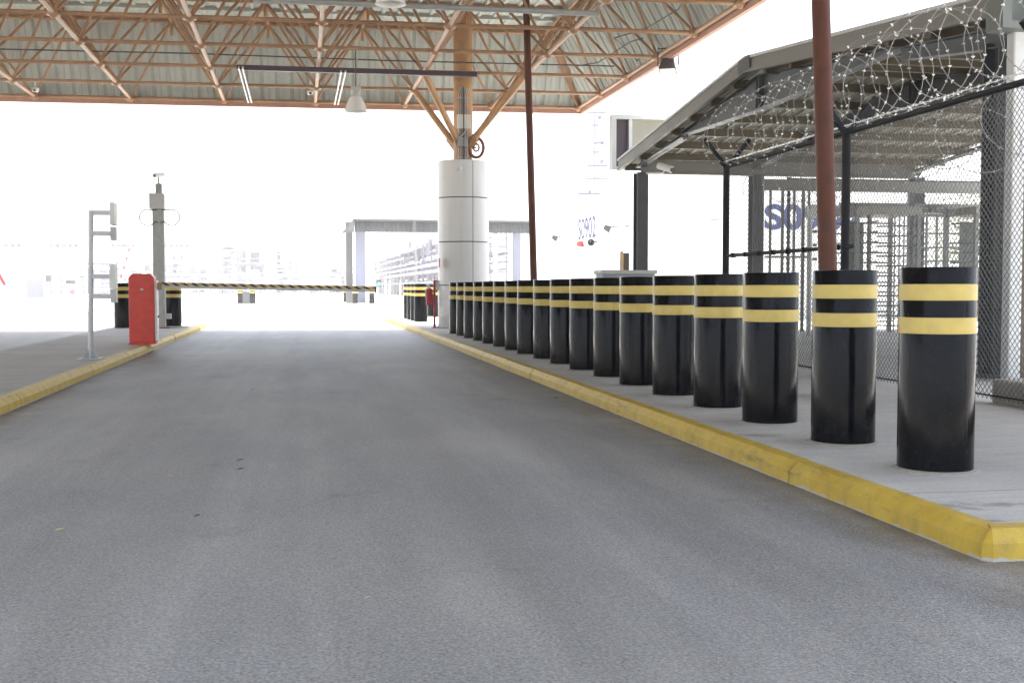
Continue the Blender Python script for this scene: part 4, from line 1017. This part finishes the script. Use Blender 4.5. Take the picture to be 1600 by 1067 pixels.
for z in (.9, 1.6, 2.2, 2.8, 3.4):
    x = bx0
    while x < bx1 - 4:
        l = rnd.uniform(8, 22); r_ = rnd.uniform(.09, .26); MB().tube([(x, 214.5, z), (min(bx1, x + l), 214.5, z)], r_, 6).build('pipe', M['plantd' if rnd.random() < .6 else 'plant'], bd); x += l + rnd.uniform(1, 6)
for k in range(26):
    x = rnd.uniform(bx0, bx1); h = rnd.uniform(1.5, 5.2); r_ = rnd.uniform(.5, 1.1)
    MB().lathe([(.001, 0), (r_, 0), (r_, h - r_ * .6), (r_ * .6, h - .1), (.001, h)], (x, 217 + rnd.uniform(0, 3), -.02), 12).build('vessel', M['plantd' if rnd.random() < .5 else 'plant'], bd)
for k, (u, lab) in enumerate(((20, 'floodlight mast at the far left of the skyline'), (90, 'floodlight mast above the slim process tower'), (110, 'floodlight mast left of the reader stand post'), (186, 'floodlight mast seen at the reader panels'), (200, 'floodlight mast above the red cabinet'), (268, 'floodlight mast right of the camera pole'), (284, 'second floodlight mast right of the camera pole'))):
    Y = 200 + 6 * k; q = gy(u, 385, Y); t = thing('floodlight_mast', lab, 'mast', (q.x, Y, -.02), 'floodlight masts on the skyline')
    MB().tube([(q.x, Y, -.02), (q.x, Y, q.z)], .16, 8, r2=.09).build('pole', M['plant'], t)
    MB().bar((q.x - 1.3, Y, q.z), (q.x + 1.3, Y, q.z), .2, .2).build('crossbar', M['mastd'], t, smooth=False)
    for d in (-1, 0, 1): MB().box((q.x + d, Y - .2, q.z + .1), (.6, .4, .6)).build('lamp_head', M['mastd'], t, smooth=False)
# small far objects on the left
for k, (u, lab) in enumerate(((3, 'red and white road block at the far left edge'), (25, 'red and white road block, second from the far left edge'), (53, 'red and white road block in front of the pale kiosk'))):
    q = gz(u, 458); t = thing('road_block', lab, 'road block', (q.x, q.y, -.02), 'far red and white road blocks')
    MB().prism([(q.x - .75, q.y - .3, -.02), (q.x - .75, q.y + .3, -.02), (q.x - .75, q.y + .12, .8), (q.x - .75, q.y - .12, .8)], (1.5, 0, 0)).build('body', M['rw'], t, smooth=False, bevel=.02)
q = gz(54, 457); tag(MB().box2((gy(40, 440, 140).x, 140, -.02), (gy(67, 440, 140).x, 143, 2.1)).build('kiosk', M['plantd'], smooth=False), 'low pale kiosk beyond the road blocks on the left', 'kiosk')
q = gy(76, 441, 110); t = thing('traffic_signal', 'green traffic signal far away on the left', 'signal', (q.x, 110, -.02))
MB().box((q.x, 110, q.z + .1), (.42, .3, 1.0)).build('housing', M['plastic'], t, smooth=False)
MB().lathe([(.001, 0), (.2, 0), (.15, .06), (.001, .08)], (q.x, 109.85, q.z - .15), 12, Matrix.Rotation(R(90), 3, 'X')).build('lens', M['green'], t)
MB().tube([(q.x, 110, -.02), (q.x, 110, q.z - .3)], .06, 6).build('post', M['grey'], t)
q = gy(113, 457, 100); t = thing('hazard_lamp', 'small red lamp on a stub post left of the reader stand', 'lamp', (q.x, 100, -.02))
MB().ball((q.x, 100, q.z), .22, 10).build('lens', M['redlamp'], t); MB().tube([(q.x, 100, -.02), (q.x, 100, q.z)], .05, 6).build('post', M['grey'], t)
MB().box((q.x - .1, 100, q.z + .85), (.7, .3, .25)).build('hood', M['plastic'], t, smooth=False); MB().tube([(q.x, 100, q.z), (q.x, 100, q.z + .8)], .03, 6).build('stem', M['grey'], t)
a, c = gy(187, 441, 95), gy(205, 380, 95); t = thing('raised_boom', 'faint red and white boom raised behind the reader panels', 'barrier', (a.x, 95, -.02))
MB().bar(a, c, .1, .14).build('arm', M['rw'], t, smooth=False); MB().box((a.x, 95, a.z / 2), (.4, .4, a.z)).build('cabinet', M['lgrey'], t, smooth=False)
a, c = gy(0, 431, 60), gy(8, 446, 60); t = thing('raised_boom', 'dark red slanted boom arm at the left picture edge', 'barrier', (c.x, 60, -.02))
MB().bar(a + Vector((-.15, 0, .3)), c, .12, .13).build('arm', M['dred'], t, smooth=False); MB().box((c.x, 60, c.z / 2), (.25, .3, c.z)).build('cabinet', M['white'], t, smooth=False)

# fallen leaves and twigs on the asphalt
for (u, v, s_, mt_, lab) in ((93, 828, .03, 'dleaf', 'pale dry leaf on the asphalt at the lower left'), (376, 719, .035, 'twig', 'brown twig-like leaf on the asphalt, upper of two'), (376, 733, .03, 'twig', 'brown curled leaf on the asphalt, lower of two'), (266, 744, .02, 'dleaf', 'small pale leaf on the asphalt near the brown pair'),
                         (308, 806, .022, 'twig', 'small brown leaf lying below the brown pair on asphalt'), (435, 781, .018, 'dleaf', 'tiny white scrap on the asphalt right of the brown pair'), (395, 609, .03, 'twig', 'dark scrap on the asphalt far up the lane'), (870, 622, .06, 'twig', 'dark scrap of litter beside the right kerb'), (574, 935, .014, 'dleaf', 'tiny pale speck on the near asphalt')):
    q = gz(u, v, .004); a = random.uniform(0, 3); m = MB(); dx = Vector((math.cos(a * .3), math.sin(a * .3), 0)) * s_; dy = Vector((-dx.y, dx.x, 0)) * .38
    m.add([q - dx, q - dx * .3 + dy + Vector((0, 0, .006)), q + dx * .5 + dy * .8 + Vector((0, 0, .008)), q + dx + Vector((0, 0, .004)), q + dx * .4 - dy + Vector((0, 0, .006)), q - dx * .4 - dy * .9 + Vector((0, 0, .005)), q + Vector((0, 0, .002))],
          [(0, 1, 6), (1, 2, 6), (2, 3, 6), (3, 4, 6), (4, 5, 6), (5, 0, 6)])
    tag(m.build('fallen_leaf', M[mt_], smooth=False), lab, 'leaf', 'litter on the asphalt')

# ------------------------------------------------------------------ air, sky, sun
HZ = bpy.data.materials.new('haze'); HZ.use_nodes = True; nt = HZ.node_tree
for n in list(nt.nodes):
    if n.type == 'BSDF_PRINCIPLED': nt.nodes.remove(n)
v = nt.nodes.new('ShaderNodeVolumePrincipled'); v.inputs['Density'].default_value = .0007; v.inputs['Color'].default_value = (.95, .95, .95, 1); v.inputs['Anisotropy'].default_value = .2
nt.links.new(v.outputs[0], nt.nodes['Material Output'].inputs['Volume'])
struct(MB().box2((-580, -170, -1.2), (580, 780, 26)).build('haze', HZ, smooth=False), 'stuff')

SUN = Vector((.05, .115, 1)).normalized()
w = bpy.data.worlds.new('World'); SC.world = w; w.use_nodes = True; nt = w.node_tree
sk = nt.nodes.new('ShaderNodeTexSky'); sk.sky_type = 'NISHITA'; sk.sun_disc = False
sk.sun_elevation = math.asin(SUN.z); sk.sun_rotation = math.atan2(SUN.x, SUN.y); sk.air_density = 1.; sk.dust_density = 4.; sk.ozone_density = 1.
hs = nt.nodes.new('ShaderNodeHueSaturation'); hs.inputs['Saturation'].default_value = .55; nt.links.new(sk.outputs[0], hs.inputs['Color'])
bg = nt.nodes['Background']; bg.inputs['Strength'].default_value = .13; nt.links.new(hs.outputs[0], bg.inputs['Color'])
ld = bpy.data.lights.new('sun', 'SUN'); ld.energy = 4.; ld.angle = R(.5); ld.color = (1, .96, .90)
so = bpy.data.objects.new('sun', ld); COL.objects.link(so); so.location = (0, 0, 60)
so.rotation_euler = (-SUN).to_track_quat('-Z', 'Y').to_euler()

SC.view_settings.view_transform = 'Standard'; SC.view_settings.look = 'None'; SC.view_settings.gamma = 1
SC.view_settings.exposure = 2.45
SC.render.engine = 'CYCLES'; cy_ = SC.cycles
cy_.max_bounces = 8; cy_.diffuse_bounces = 5; cy_.glossy_bounces = 3; cy_.volume_bounces = 1; cy_.transparent_max_bounces = 8
cy_.use_denoising = True; cy_.sample_clamp_indirect = 8
